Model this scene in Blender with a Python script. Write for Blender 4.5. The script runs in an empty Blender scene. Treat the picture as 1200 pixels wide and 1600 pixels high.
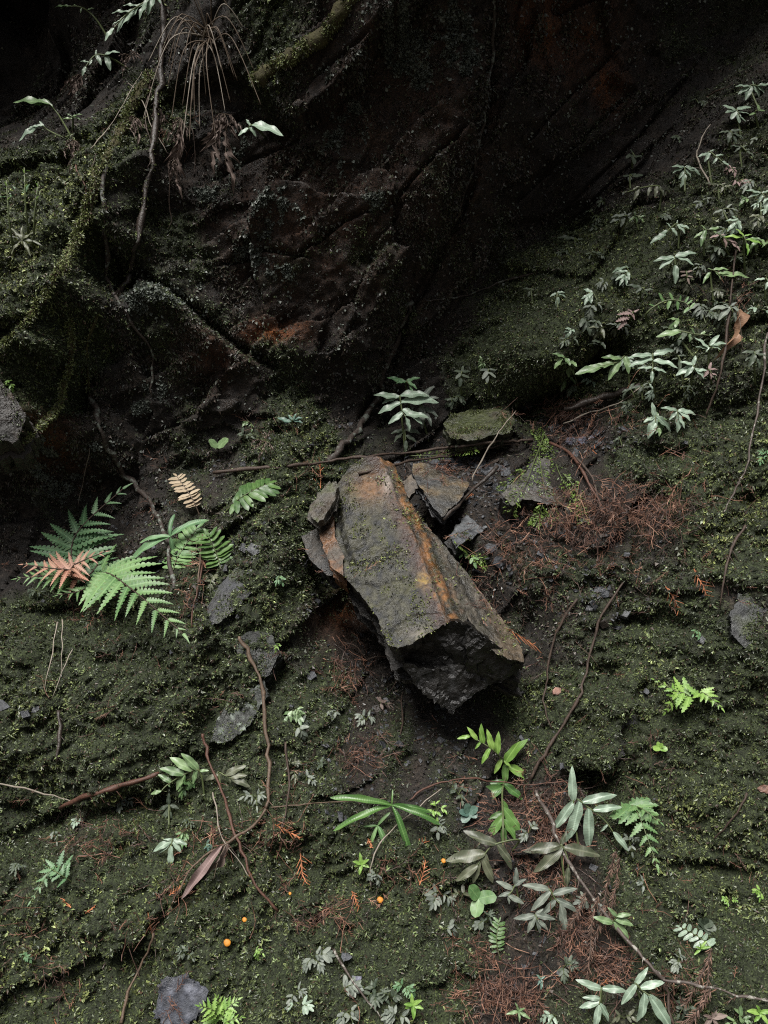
import bpy, math, random
import numpy as np
from mathutils import Vector, Matrix, bvhtree, geometry

random.seed(7); rng = np.random.default_rng(7)
scene = bpy.context.scene
col = scene.collection
V = Vector

# ------------------------------------------------------------------ camera
F_PX = 1280.0                       # focal length in photograph pixels (1200 x 1600)
CAM = V((0.0, -2.0, 1.3))
cd = bpy.data.cameras.new('camera'); cam = bpy.data.objects.new('camera', cd); col.objects.link(cam)
cam.location = CAM; cam.rotation_euler = (math.radians(90), 0, 0)
cd.sensor_fit = 'VERTICAL'; cd.sensor_height = 24.0
cd.lens = 24.0 * F_PX / 1600.0
cd.clip_start = 0.02; cd.clip_end = 300
scene.camera = cam

# ------------------------------------------------------------------ sky, sun, exposure
SUN_EL, SUN_AZ = math.radians(55), math.radians(198)   # high, behind the camera's left shoulder
w = bpy.data.worlds.new('World'); scene.world = w; w.use_nodes = True
nt = w.node_tree; bg = nt.nodes['Background']
sky = nt.nodes.new('ShaderNodeTexSky'); sky.sky_type = 'NISHITA'; sky.sun_disc = False
sky.sun_elevation = SUN_EL; sky.sun_rotation = SUN_AZ
sky.air_density = 1.0; sky.dust_density = 4.0; sky.ozone_density = 1.0
hs = nt.nodes.new('ShaderNodeHueSaturation'); hs.inputs['Saturation'].default_value = 0.35
nt.links.new(sky.outputs[0], hs.inputs['Color']); nt.links.new(hs.outputs[0], bg.inputs[0])
bg.inputs[1].default_value = 0.05
sd = bpy.data.lights.new('sun', 'SUN'); sd.energy = 5.0; sd.angle = math.radians(30); sd.color = (1.0, 0.97, 0.92)
sun = bpy.data.objects.new('sun', sd); col.objects.link(sun)
sdir = V((math.sin(SUN_AZ) * math.cos(SUN_EL), math.cos(SUN_AZ) * math.cos(SUN_EL), math.sin(SUN_EL)))
sun.rotation_euler = sdir.to_track_quat('Z', 'Y').to_euler(); sun.location = (0, -3, 6)
scene.view_settings.view_transform = 'Standard'; scene.view_settings.look = 'None'
scene.view_settings.exposure = 0.42; scene.view_settings.gamma = 1.0
scene.view_settings.use_curve_mapping = False
scene.cycles.max_bounces = 6; scene.cycles.diffuse_bounces = 3; scene.cycles.glossy_bounces = 2
scene.cycles.transmission_bounces = 3
scene.cycles.use_denoising = False; scene.cycles.filter_width = 1.1; scene.cycles.sample_clamp_indirect = 4.0

# ------------------------------------------------------------------ small helpers
def tag(o, label=None, cat=None, group=None, kind=None):
    if label: o['label'] = label
    if cat: o['category'] = cat
    if group: o['group'] = group
    if kind: o['kind'] = kind
    return o

def mesh_from(name, verts, faces, mat=None, smooth=True, cols=None):
    me = bpy.data.meshes.new(name)
    me.from_pydata([tuple(v) for v in verts], [], faces)
    if mat: me.materials.append(mat)
    if smooth: me.polygons.foreach_set('use_smooth', [True] * len(me.polygons))
    if cols is not None: set_cols(me, cols)
    me.update(); return me

def set_cols(me, cols, name='Col'):
    c = np.ones((len(me.vertices), 4), dtype=np.float32); c[:, :3] = cols
    at = me.color_attributes.new(name, 'FLOAT_COLOR', 'POINT'); at.data.foreach_set('color', c.ravel())

def fast_mesh(name, verts, quads, mat, cols=None, smooth=False):
    """verts (N,3), quads (M,k) numpy -> mesh"""
    me = bpy.data.meshes.new(name); k = quads.shape[1]
    me.vertices.add(len(verts)); me.vertices.foreach_set('co', np.ascontiguousarray(verts, dtype=np.float32).ravel())
    me.loops.add(quads.size); me.loops.foreach_set('vertex_index', np.ascontiguousarray(quads, dtype=np.int32).ravel())
    me.polygons.add(len(quads))
    me.polygons.foreach_set('loop_start', np.arange(len(quads), dtype=np.int32) * k)
    me.polygons.foreach_set('use_smooth', np.full(len(quads), smooth))
    me.materials.append(mat); me.update(calc_edges=True)
    if cols is not None: set_cols(me, cols)
    return me

def obj(name, me, parent=None, loc=None):
    o = bpy.data.objects.new(name, me); col.objects.link(o)
    if parent: o.parent = parent
    if loc is not None: o.location = loc
    return o

def ray(px, py): return V(((px - 600) / F_PX, 1.0, (800 - py) / F_PX))
def at_y(px, py, y): return CAM + ray(px, py) * (y - CAM.y)

_perm = np.random.default_rng(3).permutation(512).astype(np.int64)
_ang = np.random.default_rng(4).random(512) * 2 * np.pi
_gx, _gy = np.cos(_ang), np.sin(_ang)
def perlin(x, y, seed=0):
    x = np.asarray(x, float) + seed * 17.31; y = np.asarray(y, float) - seed * 9.7
    xi = np.floor(x).astype(np.int64); yi = np.floor(y).astype(np.int64); xf = x - xi; yf = y - yi
    u = xf * xf * xf * (xf * (xf * 6 - 15) + 10); v = yf * yf * yf * (yf * (yf * 6 - 15) + 10)
    def g(ix, iy, dx, dy):
        h = _perm[(_perm[ix & 511] + iy) & 511]; return _gx[h] * dx + _gy[h] * dy
    a = g(xi, yi, xf, yf); b = g(xi + 1, yi, xf - 1, yf); c = g(xi, yi + 1, xf, yf - 1); d = g(xi + 1, yi + 1, xf - 1, yf - 1)
    return 1.5 * ((a + u * (b - a)) + v * ((c + u * (d - c)) - (a + u * (b - a))))
def fbm(x, y, sc, octv=4, seed=0, gain=0.5):
    r = 0; a = 1.0; t = 0
    for i in range(octv):
        r = r + a * perlin(x * sc, y * sc, seed + i * 3); t += a; a *= gain; sc *= 2.03
    return r / t
def sstep(a, b, x):
    t = np.clip((x - a) / (b - a), 0, 1); return t * t * (3 - 2 * t)

# ------------------------------------------------------------------ materials
def new_mat(name):
    m = bpy.data.materials.new(name); m.use_nodes = True
    return m, m.node_tree, m.node_tree.nodes['Principled BSDF']
def N(nt, t, **kw):
    n = nt.nodes.new(t)
    for k, v in kw.items(): setattr(n, k, v)
    return n
def noise_node(nt, scale, detail=6, rough=0.6, vec=None, dist=0.0):
    n = N(nt, 'ShaderNodeTexNoise'); n.inputs['Scale'].default_value = scale; n.inputs['Detail'].default_value = detail
    n.inputs['Roughness'].default_value = rough; n.inputs['Distortion'].default_value = dist
    if vec is not None: nt.links.new(vec, n.inputs['Vector'])
    return n
def ramp(nt, inp, stops):
    r = N(nt, 'ShaderNodeValToRGB'); e = r.color_ramp.elements
    while len(e) < len(stops): e.new(0.5)
    for el, (p, c) in zip(e, stops):
        el.position = p; el.color = (c, c, c, 1) if isinstance(c, (int, float)) else (*c, 1)
    nt.links.new(inp, r.inputs[0]); return r
def mix(nt, fac, a, b, blend='MIX'):
    m = N(nt, 'ShaderNodeMix', data_type='RGBA', blend_type=blend)
    for s, v in ((0, fac), (6, a), (7, b)):
        if hasattr(v, 'is_linked'): nt.links.new(v, m.inputs[s])
        elif isinstance(v, (int, float)): m.inputs[s].default_value = v if s == 0 else (v, v, v, 1)
        else: m.inputs[s].default_value = (*v, 1)
    return m.outputs[2]
def obj_coord(nt): return N(nt, 'ShaderNodeTexCoord').outputs['Object']
def bump(nt, h, strength, dist, bsdf):
    b = N(nt, 'ShaderNodeBump'); b.inputs['Strength'].default_value = strength; b.inputs['Distance'].default_value = dist
    nt.links.new(h, b.inputs['Height']); nt.links.new(b.outputs[0], bsdf.inputs['Normal']); return b

def attr_mat(name, rough=(0.45, 0.8), nscale=60, bstr=0.6, bdist=0.004, contrast=(0.55, 1.5), spec=0.5, stretch=(1, 1, 1), fine=0):
    """base colour from the mesh's own colour attribute, broken up by grain, with relief and uneven wetness"""
    m, nt, b = new_mat(name); oc = obj_coord(nt)
    mp = N(nt, 'ShaderNodeMapping'); mp.inputs['Scale'].default_value = stretch; nt.links.new(oc, mp.inputs['Vector']); oc = mp.outputs[0]
    a = N(nt, 'ShaderNodeAttribute', attribute_name='Col')
    n1 = noise_node(nt, nscale, 8, 0.65, oc); n2 = noise_node(nt, nscale * 0.22, 5, 0.6, oc, 0.6)
    r1 = ramp(nt, n1.outputs[0], [(0.3, contrast[0]), (0.7, contrast[1])])
    c = mix(nt, 1.0, a.outputs['Color'], r1.outputs[0], 'MULTIPLY')
    r2 = ramp(nt, n2.outputs[0], [(0.3, 0.7), (0.7, 1.3)])
    c = mix(nt, 1.0, c, r2.outputs[0], 'MULTIPLY')
    nt.links.new(c, b.inputs['Base Color'])
    h = n1.outputs[0]
    if fine:
        n3 = noise_node(nt, fine, 4, 0.7, oc); r3 = ramp(nt, n3.outputs[0], [(0.34, 0.25), (0.5, 0.8), (0.68, 2.3)]); c = mix(nt, 1.0, c, r3.outputs[0], 'MULTIPLY')
        nt.links.new(c, b.inputs['Base Color']); h = mix(nt, 0.45, n1.outputs[0], n3.outputs[0])
    rr = ramp(nt, n2.outputs[0], [(0.35, rough[0]), (0.65, rough[1])]); nt.links.new(rr.outputs[0], b.inputs['Roughness'])
    b.inputs['Specular IOR Level'].default_value = spec
    bump(nt, h, bstr, bdist, b); return m

def leaf_mat(name, c1, c2, rough=0.42, spec=0.5, transl=0.18, spots=None):
    m, nt, b = new_mat(name); oc = obj_coord(nt); oi = N(nt, 'ShaderNodeObjectInfo')
    n1 = noise_node(nt, 4.0, 4, 0.6, oc)
    add = N(nt, 'ShaderNodeMath', operation='ADD'); nt.links.new(n1.outputs[0], add.inputs[0])
    mu = N(nt, 'ShaderNodeMath', operation='MULTIPLY_ADD'); mu.inputs[1].default_value = 0.5; mu.inputs[2].default_value = -0.25
    nt.links.new(oi.outputs['Random'], mu.inputs[0]); nt.links.new(mu.outputs[0], add.inputs[1])
    r = ramp(nt, add.outputs[0], [(0.3, c1), (0.7, c2)]); c = r.outputs[0]
    if spots:
        n2 = noise_node(nt, 14.0, 3, 0.7, oc); s = ramp(nt, n2.outputs[0], [(0.55, 0.0), (0.68, 0.75)])
        c = mix(nt, s.outputs[0], c, spots)
    # pale midrib
    sx = N(nt, 'ShaderNodeSeparateXYZ'); nt.links.new(oc, sx.inputs[0])
    ab = N(nt, 'ShaderNodeMath', operation='ABSOLUTE'); nt.links.new(sx.outputs[0], ab.inputs[0])
    mr = ramp(nt, ab.outputs[0], [(0.0, 0.45), (0.022, 0.0)])
    c = mix(nt, mr.outputs[0], c, tuple(min(1, x * 1.7 + 0.02) for x in c2))
    nt.links.new(c, b.inputs['Base Color'])
    rr = ramp(nt, n1.outputs[0], [(0.3, max(rough - .1, .1)), (0.7, rough + .15)]); nt.links.new(rr.outputs[0], b.inputs['Roughness'])
    b.inputs['Specular IOR Level'].default_value = spec
    wv = N(nt, 'ShaderNodeTexWave'); wv.inputs['Scale'].default_value = 9; wv.inputs['Distortion'].default_value = 3; nt.links.new(oc, wv.inputs['Vector'])
    wv.bands_direction = 'Y'
    bump(nt, wv.outputs[1], 0.06, 0.02, b)
    t = N(nt, 'ShaderNodeBsdfTranslucent'); nt.links.new(c, t.inputs[0])
    ms = N(nt, 'ShaderNodeMixShader'); ms.inputs[0].default_value = transl
    nt.links.new(b.outputs[0], ms.inputs[1]); nt.links.new(t.outputs[0], ms.inputs[2])
    nt.links.new(ms.outputs[0], nt.nodes['Material Output'].inputs[0]); return m

def plain_mat(name, c1, c2, scale=40, rough=0.7, spec=0.3, bstr=0.5, bdist=0.003, stretch=(1, 1, 1), spots=None):
    m, nt, b = new_mat(name); oc = obj_coord(nt)
    mp = N(nt, 'ShaderNodeMapping'); mp.inputs['Scale'].default_value = stretch; nt.links.new(oc, mp.inputs['Vector'])
    n1 = noise_node(nt, scale, 7, 0.65, mp.outputs[0])
    c = ramp(nt, n1.outputs[0], [(0.32, c1), (0.68, c2)]).outputs[0]
    if spots:
        n2 = noise_node(nt, scale * 0.6, 4, 0.6, oc); s = ramp(nt, n2.outputs[0], [(0.54, 0.0), (0.6, 1.0)]); c = mix(nt, s.outputs[0], c, spots)
    nt.links.new(c, b.inputs['Base Color']); b.inputs['Roughness'].default_value = rough; b.inputs['Specular IOR Level'].default_value = spec
    bump(nt, n1.outputs[0], bstr, bdist, b); return m

M_ground = attr_mat('soil_and_rock', (0.25, 0.95), 75, 1.0, 0.009, (0.35, 1.7), 0.35, (1, 1, 1), 260)
M_slate = attr_mat('slate', (0.24, 0.55), 75, 1.0, 0.007, (0.35, 1.6), 0.55, (1, .8, 1))
M_moss = attr_mat('moss', (0.35, 0.6), 40, 0.0, 0.001, (0.6, 1.4), 0.5)
M_litter = attr_mat('dead_needles', (0.5, 0.8), 60, 0.0, 0.001, (0.6, 1.4), 0.3)

# ------------------------------------------------------------------ the bank: a relief y(x, z) modelled through depth soundings, plus an added unseen overhang for shade
ROWS = {
 -700: [(-500, 0), (-100, 0), (250, -.2), (600, -.55), (900, -.5), (1200, -.2), (1700, -.1)],  # unseen roof above the frame, added to keep light off the upper face
 -350: [(-400, .2), (0, .1), (250, -.1), (450, -.22), (700, -.33), (950, -.25), (1200, .02), (1600, .1)],  # lip of the added overhang, set to shade the top and left hole
 -130: [(-300, 1.0), (60, 1.1), (230, .55), (330, .15), (450, -.05), (650, -.15), (830, -.1), (950, .08), (1100, .3), (1250, .3), (1500, .25)],
 0: [(-200, 1.3), (0, 1.4), (120, 1.3), (215, .6), (290, .22), (430, .1), (600, .0), (760, .03), (870, .2), (1000, .42), (1120, .5), (1230, .42)],
 120: [(-200, 1.2), (0, 1.2), (110, 1.0), (180, .45), (260, .26), (400, .2), (600, .1), (760, .12), (880, .33), (1030, .5), (1110, .45), (1190, .32), (1300, .25)],
 250: [(-150, .3), (0, .4), (70, .36), (120, .24), (170, .15), (225, .16), (280, .26), (400, .28), (600, .2), (740, .22), (860, .42), (960, .5), (1050, .4), (1120, .28), (1200, .2)],
 350: [(-150, .1), (0, .12), (80, .08), (170, .1), (240, .28), (400, .32), (600, .29), (700, .32), (790, .5), (880, .6), (970, .42), (1080, .24), (1200, .14), (1350, .1)],
 450: [(-150, .02), (0, .05), (100, .05), (150, .14), (200, .34), (255, .24), (330, .36), (430, .39), (600, .38), (690, .48), (790, .54), (880, .37), (980, .25), (1090, .17), (1200, .09)],
 550: [(-150, -.02), (0, .02), (85, .05), (140, .2), (250, .28), (400, .38), (540, .45), (640, .55), (720, .52), (790, .38), (860, .29), (930, .30), (1000, .22), (1100, .11), (1200, .04), (1350, 0)],
 640: [(-150, -.06), (0, -.02), (60, .03), (110, .22), (250, .3), (400, .42), (520, .54), (610, .62), (700, .56), (790, .5), (870, .44), (950, .28), (1050, .15), (1200, -.01)],
 720: [(-150, .1), (0, .15), (100, .26), (250, .36), (350, .38), (440, .28), (500, .42), (600, .52), (700, .42), (800, .36), (900, .25), (1000, .13), (1200, -.06), (1350, -.1)],
 800: [(-150, .2), (0, .25), (150, .33), (250, .3), (330, .25), (430, .15), (490, .3), (560, .42), (650, .4), (730, .3), (820, .24), (900, .16), (1000, .07), (1200, -.1)],
 880: [(-150, .2), (0, .24), (150, .28), (240, .22), (330, .15), (400, .08), (450, .1), (510, .36), (620, .4), (720, .24), (830, .15), (950, .05), (1100, -.06), (1200, -.13), (1350, -.18)],
 960: [(-150, .04), (0, .08), (150, .1), (250, .08), (330, .04), (420, .02), (480, .12), (540, .32), (640, .32), (740, .2), (850, .1), (950, .02), (1100, -.09), (1200, -.17)],
 1060: [(-150, -.04), (0, -.01), (150, -.03), (300, .01), (400, .01), (480, .04), (560, .16), (640, .24), (720, .2), (800, .12), (900, .0), (1000, -.05), (1200, -.2), (1350, -.25)],
 1170: [(-150, -.1), (0, -.09), (150, -.09), (300, -.04), (400, -.06), (520, -.03), (620, .02), (700, .01), (780, .03), (860, -.03), (950, -.08), (1100, -.16), (1200, -.23)],
 1250: [(-150, -.12), (0, -.12), (100, -.07), (250, -.08), (400, -.14), (600, -.1), (750, -.08), (920, -.06), (1000, -.12), (1100, -.2), (1200, -.28), (1350, -.3)],
 1350: [(-150, -.22), (0, -.2), (200, -.2), (400, -.22), (600, -.2), (800, -.17), (1000, -.22), (1200, -.33)],
 1450: [(-150, -.3), (0, -.28), (250, -.27), (500, -.27), (800, -.24), (1000, -.28), (1200, -.38), (1350, -.4)],
 1600: [(-200, -.42), (0, -.4), (300, -.38), (600, -.38), (900, -.36), (1200, -.46), (1400, -.5)],
 1850: [(-300, -.6), (100, -.55), (600, -.52), (1000, -.52), (1500, -.6)],
 2400: [(-500, -.85), (300, -.8), (900, -.8), (1700, -.85)],
}
ctrl = []
for py, row in ROWS.items():
    for px, y in row:
        p = at_y(px, py, y); ctrl.append((p.x, p.z, p.y))
for sx in (-3.6, 3.6):
    for z, y in ((0, -.8), (.6, -.4), (1.2, .1), (1.8, .2), (2.4, .3), (3.2, 0), (4.4, -.5)): ctrl.append((sx, z, y))
for sx in (-2.4, -1.2, 0, 1.2, 2.4): ctrl.append((sx, 4.4, -1.0 if sx > -1 else -.6)); ctrl.append((sx, -.1, -.85))
ctrl = np.array(ctrl); CX = ctrl[:, :2]
def _phi(a, b):
    d2 = ((a[:, None, :] - b[None, :, :]) ** 2).sum(2); return np.sqrt(d2 + 0.02 ** 2)
n_ = len(CX); A_ = np.zeros((n_ + 3, n_ + 3)); A_[:n_, :n_] = _phi(CX, CX) ; A_[:n_, n_] = 1; A_[:n_, n_ + 1:] = CX; A_[n_:, :n_] = A_[:n_, n_:].T
W_ = np.linalg.solve(A_, np.concatenate([ctrl[:, 2], np.zeros(3)]))
def base_y(x, z):
    q = np.stack([np.ravel(x), np.ravel(z)], 1); out = np.empty(len(q))
    for i in range(0, len(q), 20000):
        s = q[i:i + 20000]; out[i:i + 20000] = _phi(s, CX) @ W_[:n_] + W_[n_] + s @ W_[n_ + 1:]
    return out.reshape(np.shape(x))
def wxz(px, py):
    y = 0.1
    for _ in range(25):
        p = at_y(px, py, y); y = 0.5 * y + 0.5 * float(base_y(np.array([p.x]), np.array([p.z]))[0])
    p = at_y(px, py, y); return p.x, p.z
def poly_dist(x, z, pts):
    """distance to a polyline (world x,z) and the side of it (+ = left of travel)"""
    best = np.full(x.shape, 9.0); side = np.zeros(x.shape); tt = np.zeros(x.shape); n = len(pts) - 1
    for i in range(n):
        (x0, z0), (x1, z1) = pts[i], pts[i + 1]; dx, dz = x1 - x0, z1 - z0; L2 = dx * dx + dz * dz
        t = np.clip(((x - x0) * dx + (z - z0) * dz) / L2, 0, 1); d = np.hypot(x - x0 - t * dx, z - z0 - t * dz)
        s = np.sign(dx * (z - z0) - dz * (x - x0)); m = d < best
        best[m] = d[m]; side[m] = s[m]; tt[m] = (i + t[m]) / n
    return best, side, tt

def axis(lo, hi, a, b, step, grow=1.12, mx=0.07):
    c = list(np.arange(a, b, step)); s = step; v = a; l = []
    while v > lo: s = min(s * grow, mx); v -= s; l.append(v)
    s = step; v = c[-1]; r = []
    while v < hi: s = min(s * grow, mx); v += s; r.append(v)
    return np.array(l[::-1] + c + r)
gx = axis(-2.6, 2.6, -1.3, 1.2, 0.0048); gz = axis(-0.12, 4.2, 0.22, 2.95, 0.0048)
X, Z = np.meshgrid(gx, gz); Y = base_y(X, Z)

# moss cover and moss brightness, sampled over the bank
MOSS = [(50,50,0,0),(150,150,.1,.2),(300,100,.15,.2),(440,30,.5,.3),(600,60,.15,.1),(760,100,.05,0),(950,80,.03,0),(1150,60,.4,.1),(1060,100,.3,.05),
 (200,190,.9,.8),(130,300,.95,.9),(30,420,.95,.95),(80,500,.85,.7),(200,330,.5,.4),(290,280,.15,.1),(450,300,.15,.1),(650,300,.2,.15),(850,250,.06,.05),(1000,230,.15,.2),(1150,300,.5,.5),
 (150,480,.4,.4),(60,580,.6,.5),(250,450,.35,.2),(330,600,.2,.1),(200,620,.12,0),(500,450,.2,.15),(600,420,.25,.2),(700,480,.25,.2),(840,510,.95,.55),(920,440,.95,.6),(1000,400,.9,.6),(780,570,.8,.45),(890,540,.9,.5),(1100,450,.6,.5),(1150,600,.6,.4),
 (60,720,.15,0),(200,700,.12,.0),(330,700,.3,.2),(470,700,.85,.7),(420,780,.7,.4),(440,860,.7,.5),(560,620,.1,0),(640,660,.15,.2),(700,760,.15,.2),(800,800,.2,.3),(900,700,.2,.3),(930,800,.1,.1),(1000,720,.5,.3),(1150,720,.85,.8),(1150,850,.98,1),(1020,870,.4,.3),
 (60,850,.2,.1),(200,850,.2,.1),(60,980,.75,.5),(200,1020,.75,.4),(330,1040,.7,.4),(430,950,.7,.5),(500,1000,.3,.2),(580,980,0,0),(650,1120,.15,0),(500,1100,.6,.5),(740,1180,.3,.3),(850,1000,.3,.2),(960,950,.55,.4),(1000,1050,.85,.6),(880,1120,.85,.7),(1100,1000,.6,.4),(1160,960,.3,.1),(1150,1150,.7,.5),
 (50,1150,.85,.7),(200,1150,.9,.4),(350,1200,.7,.4),(450,1200,.8,.5),(560,1180,.3,.2),(620,1150,.4,.2),(30,1280,.85,.6),(150,1290,.5,.4),(200,1380,.9,.6),(330,1270,.8,.5),(480,1330,.9,.6),(600,1380,.9,.6),(700,1300,.5,.3),(780,1280,.2,.1),(850,1300,.25,.2),(1000,1200,.6,.4),(1130,1300,1,.9),(1100,1400,.95,.7),(900,1400,.25,.2),(940,1500,.2,.2),(1020,1450,.8,.5),(1150,1540,.7,.5),
 (60,1500,.95,.9),(180,1480,.95,.8),(350,1450,.9,.6),(500,1520,.8,.5),(680,1480,.9,.5),(800,1560,.15,.1),(650,1580,.8,.5),(900,1590,.5,.4),(330,1580,.7,.6),(600,1750,.7,.5),(100,1750,.7,.5),(1100,1750,.7,.5)]
mw = np.array([(*wxz(a, b), m, yl) for a, b, m, yl in MOSS])
def moss_at(x, z):
    num = np.zeros(x.shape); ny = np.zeros(x.shape); den = np.zeros(x.shape)
    for a, b, m, yl in mw:
        k = 1.0 / ((x - a) ** 2 + (z - b) ** 2 + 0.004) ** 2.2; num += k * m; ny += k * yl; den += k
    return num / den, ny / den
MO, YE = moss_at(X, Z)
nz_big = fbm(X, Z, 7, 4, 21)
MO = np.clip(MO + 0.45 * nz_big * (MO > 0.03), 0, 1)

# relief: angular fractured rock where bare, rounded cushions where mossy
rockn = fbm(X, Z, 5, 5, 1, 0.55); ridg = 1 - np.abs(fbm(X * 1.0 + 0.4 * Z, Z * 1.3 - 0.3 * X, 9, 4, 5))
a_ = math.radians(38)                                        # bedding planes climb to the right
U_ = X * math.cos(a_) + Z * math.sin(a_); Vv = -X * math.sin(a_) + Z * math.cos(a_)
bed = fbm(U_ * 0.25, Vv, 26, 4, 9)
q_ = fbm(X, Z, 11, 3, 13); facet = np.floor(q_ * 5 + 0.5) / 5
def plates(n, seed, off, tilt, ax=2.2):
    """fracture planes: each cell is a flat facet with its own tilt and offset, elongated along the bedding"""
    r_ = np.random.default_rng(seed); su, sv = r_.uniform(-2, 3.5, n), r_.uniform(-1, 3.5, n); wx = X + .03 * fbm(X, Z, 6, 2, seed); wz = Z + .03 * fbm(X, Z, 6, 2, seed + 1)
    U2 = (wx * math.cos(a_) + wz * math.sin(a_)) / ax; V2 = -wx * math.sin(a_) + wz * math.cos(a_); best = np.full(X.shape, 1e9); ci = np.zeros(X.shape, int)
    for i in range(n):
        d2 = (U2 - su[i]) ** 2 + (V2 - sv[i]) ** 2; m = d2 < best; best[m] = d2[m]; ci[m] = i
    o_, gu, gv = r_.normal(0, off, n), r_.normal(0, tilt, n), r_.normal(0, tilt, n)
    return o_[ci] + gu[ci] * (U2 - su[ci]) + gv[ci] * (V2 - sv[ci]), r_.random(n)[ci]
pl1, cell1 = plates(420, 5, .019, .2); pl2, cell2 = plates(4200, 6, .006, .22)
rock_rel = 0.018 * rockn - 0.012 * (ridg - 0.8) + 0.010 * bed + pl1 + pl2 + 0.007 * fbm(X, Z, 34, 4, 17, 0.65)
cush = np.abs(fbm(X, Z, 13, 3, 31)); cush2 = np.abs(fbm(X, Z, 34, 3, 37))
terr = fbm(X * .45, Z, 9, 3, 45); moss_rel = 0.085 * fbm(X, Z, 4.5, 3, 41) + 0.06 * (cush - 0.25) + 0.042 * (cush2 - 0.25) + 0.02 * (np.abs(fbm(X, Z, 60, 2, 47)) - .2) + 0.008 * fbm(X, Z, 80, 3, 43) + .032 * np.abs(terr) * 2 * sstep(-.1, .3, terr)
mm = sstep(0.25, 0.6, MO)
dsl, _, _ = poly_dist(X, Z, [wxz(*p) for p in ((760, 590), (840, 540), (920, 460), (1010, 390))]); slabm = np.exp(-(dsl / .11) ** 2)
Y += rock_rel * (1 - mm) + (moss_rel * (1 - .8 * slabm) + (.8 * pl1 + .35 * pl2) * (1 - .5 * slabm)) * mm
def to_world(pl): return [wxz(*p) for p in pl]
def step_line(pl, amp, width, fade=0.25):
    """one side of a fracture stands behind the other: amp on the left of travel, fading out over fade metres"""
    global Y
    d, s, t = poly_dist(X, Z, to_world(pl)); e = np.clip(np.minimum(t, 1 - t) * 6, 0, 1)
    wob = 1 + 0.5 * fbm(X, Z, 20, 2, 51)
    Y = Y + np.where(s > 0, amp * sstep(0, width, d) * (1 - sstep(width, fade, d)) * e * wob, 0)
def groove(pl, amp, width):
    global Y
    d, s, t = poly_dist(X, Z, to_world(pl)); e = np.clip(np.minimum(t, 1 - t) * 8, 0, 1)
    Y = Y + amp * np.exp(-(d / (width * (1 + 0.4 * fbm(X, Z, 25, 2, 53)))) ** 2) * e
def pit(px, py, rx, ry, amp):
    global Y
    x0, z0 = wxz(px, py); s = 1.56e-3
    Y = Y + amp * np.exp(-((X - x0) / (rx * s)) ** 2 - ((Z - z0) / (ry * s)) ** 2)
step_line([(430, 575), (330, 505), (255, 440), (215, 425)], -.05, .012, .2)
groove([(215, 430), (260, 448), (330, 510), (390, 555), (440, 575)], .09, .014)
step_line([(545, 690), (600, 590), (640, 480), (720, 330), (770, 150), (785, -60)], -.05, .02, .3)
groove([(780, 0), (760, 180), (725, 320), (640, 480), (600, 600)], .05, .02)
step_line([(800, 640), (880, 600), (950, 535), (1000, 480)], -.07, .02, .3)     # the mossy slab overhangs here
groove([(800, 648), (870, 618), (930, 570), (985, 520)], .2, .028)
for g_ in ([(790, 330), (900, 225), (1000, 130)], [(850, 380), (970, 270), (1080, 170)], [(810, 240), (900, 140), (980, 60)], [(600, 340), (660, 270), (730, 210)], [(300, 285), (390, 240), (480, 205)], [(450, 420), (540, 350), (600, 330)], [(880, 330), (1000, 210), (1090, 100)], [(480, 150), (560, 90), (640, 20)], [(330, 420), (420, 400), (500, 410)]): groove(g_, .028, .0045)
step_line([(20, 700), (60, 690), (95, 640), (110, 560), (95, 500)], -.06, .012, .22)
groove([(95, 690), (118, 630), (120, 560)], .08, .025)
groove([(0, 1260), (60, 1290), (140, 1275), (240, 1235)], .08, .018)
step_line([(240, 955), (140, 950), (30, 940), (-60, 930)], .03, .02, .12)
for a in ((930, 1225, 30, 18, .2), (800, 1240, 20, 30, .16), (560, 950, 45, 50, .1), (330, 1090, 22, 60, .07), (50, 1310, 60, 16, .08), (640, 1200, 40, 18, .06), (1130, 1395, 50, 12, .07), (230, 1270, 50, 14, .07), (1010, 980, 40, 14, .06), (430, 1050, 20, 40, .08), (960, 1060, 16, 16, .06), (200, 1550, 30, 16, .06), (700, 1540, 40, 14, .05), (190, 430, 14, 45, .12), (870, 605, 40, 14, .1),
          (1090, 490, 16, 20, .06), (1195, 1490, 16, 30, .05), (640, 1085, 50, 25, .08), (160, 760, 60, 40, .04), (500, 950, 20, 70, .08),
          (95, 960, 45, 18, .06), (1040, 710, 40, 18, .07), (600, 660, 60, 18, .05), (460, 600, 90, 40, .03), (830, 980, 18, 35, .05),
          (1060, 1590, 35, 25, .08), (700, 950, 90, 80, .06)): pit(*a)
Y = np.minimum(Y, 1.8)

def gauss_mask(lst):
    m = np.zeros(X.shape)
    for px, py, rx, ry, a in lst:
        x0, z0 = wxz(px, py); s = 1.56e-3; m = np.maximum(m, a * np.exp(-((X - x0) / (rx * s)) ** 2 - ((Z - z0) / (ry * s)) ** 2))
    return m
LICHEN_SPOTS = [(318,300,22,16,1),(556,153,14,9,1),(660,100,16,24,1),(640,60,60,40,.7),(720,60,40,50,.7),(420,330,60,40,.5),(520,200,50,60,.45),(240,465,50,30,.9),(215,632,18,12,1),
  (250,610,30,20,.5),(590,320,30,20,.5),(400,400,60,40,.4),(300,440,40,30,.3),(60,760,60,40,.55),(60,700,30,20,.5),(450,430,30,20,.5),(160,690,30,40,.3),(200,200,0.1,0.1,0),(350,250,40,50,.4),(480,680,0.1,0.1,0)]
lich = gauss_mask(LICHEN_SPOTS); ln = fbm(X, Z, 45, 4, 61); ln2 = fbm(X, Z, 18, 3, 63)
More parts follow.
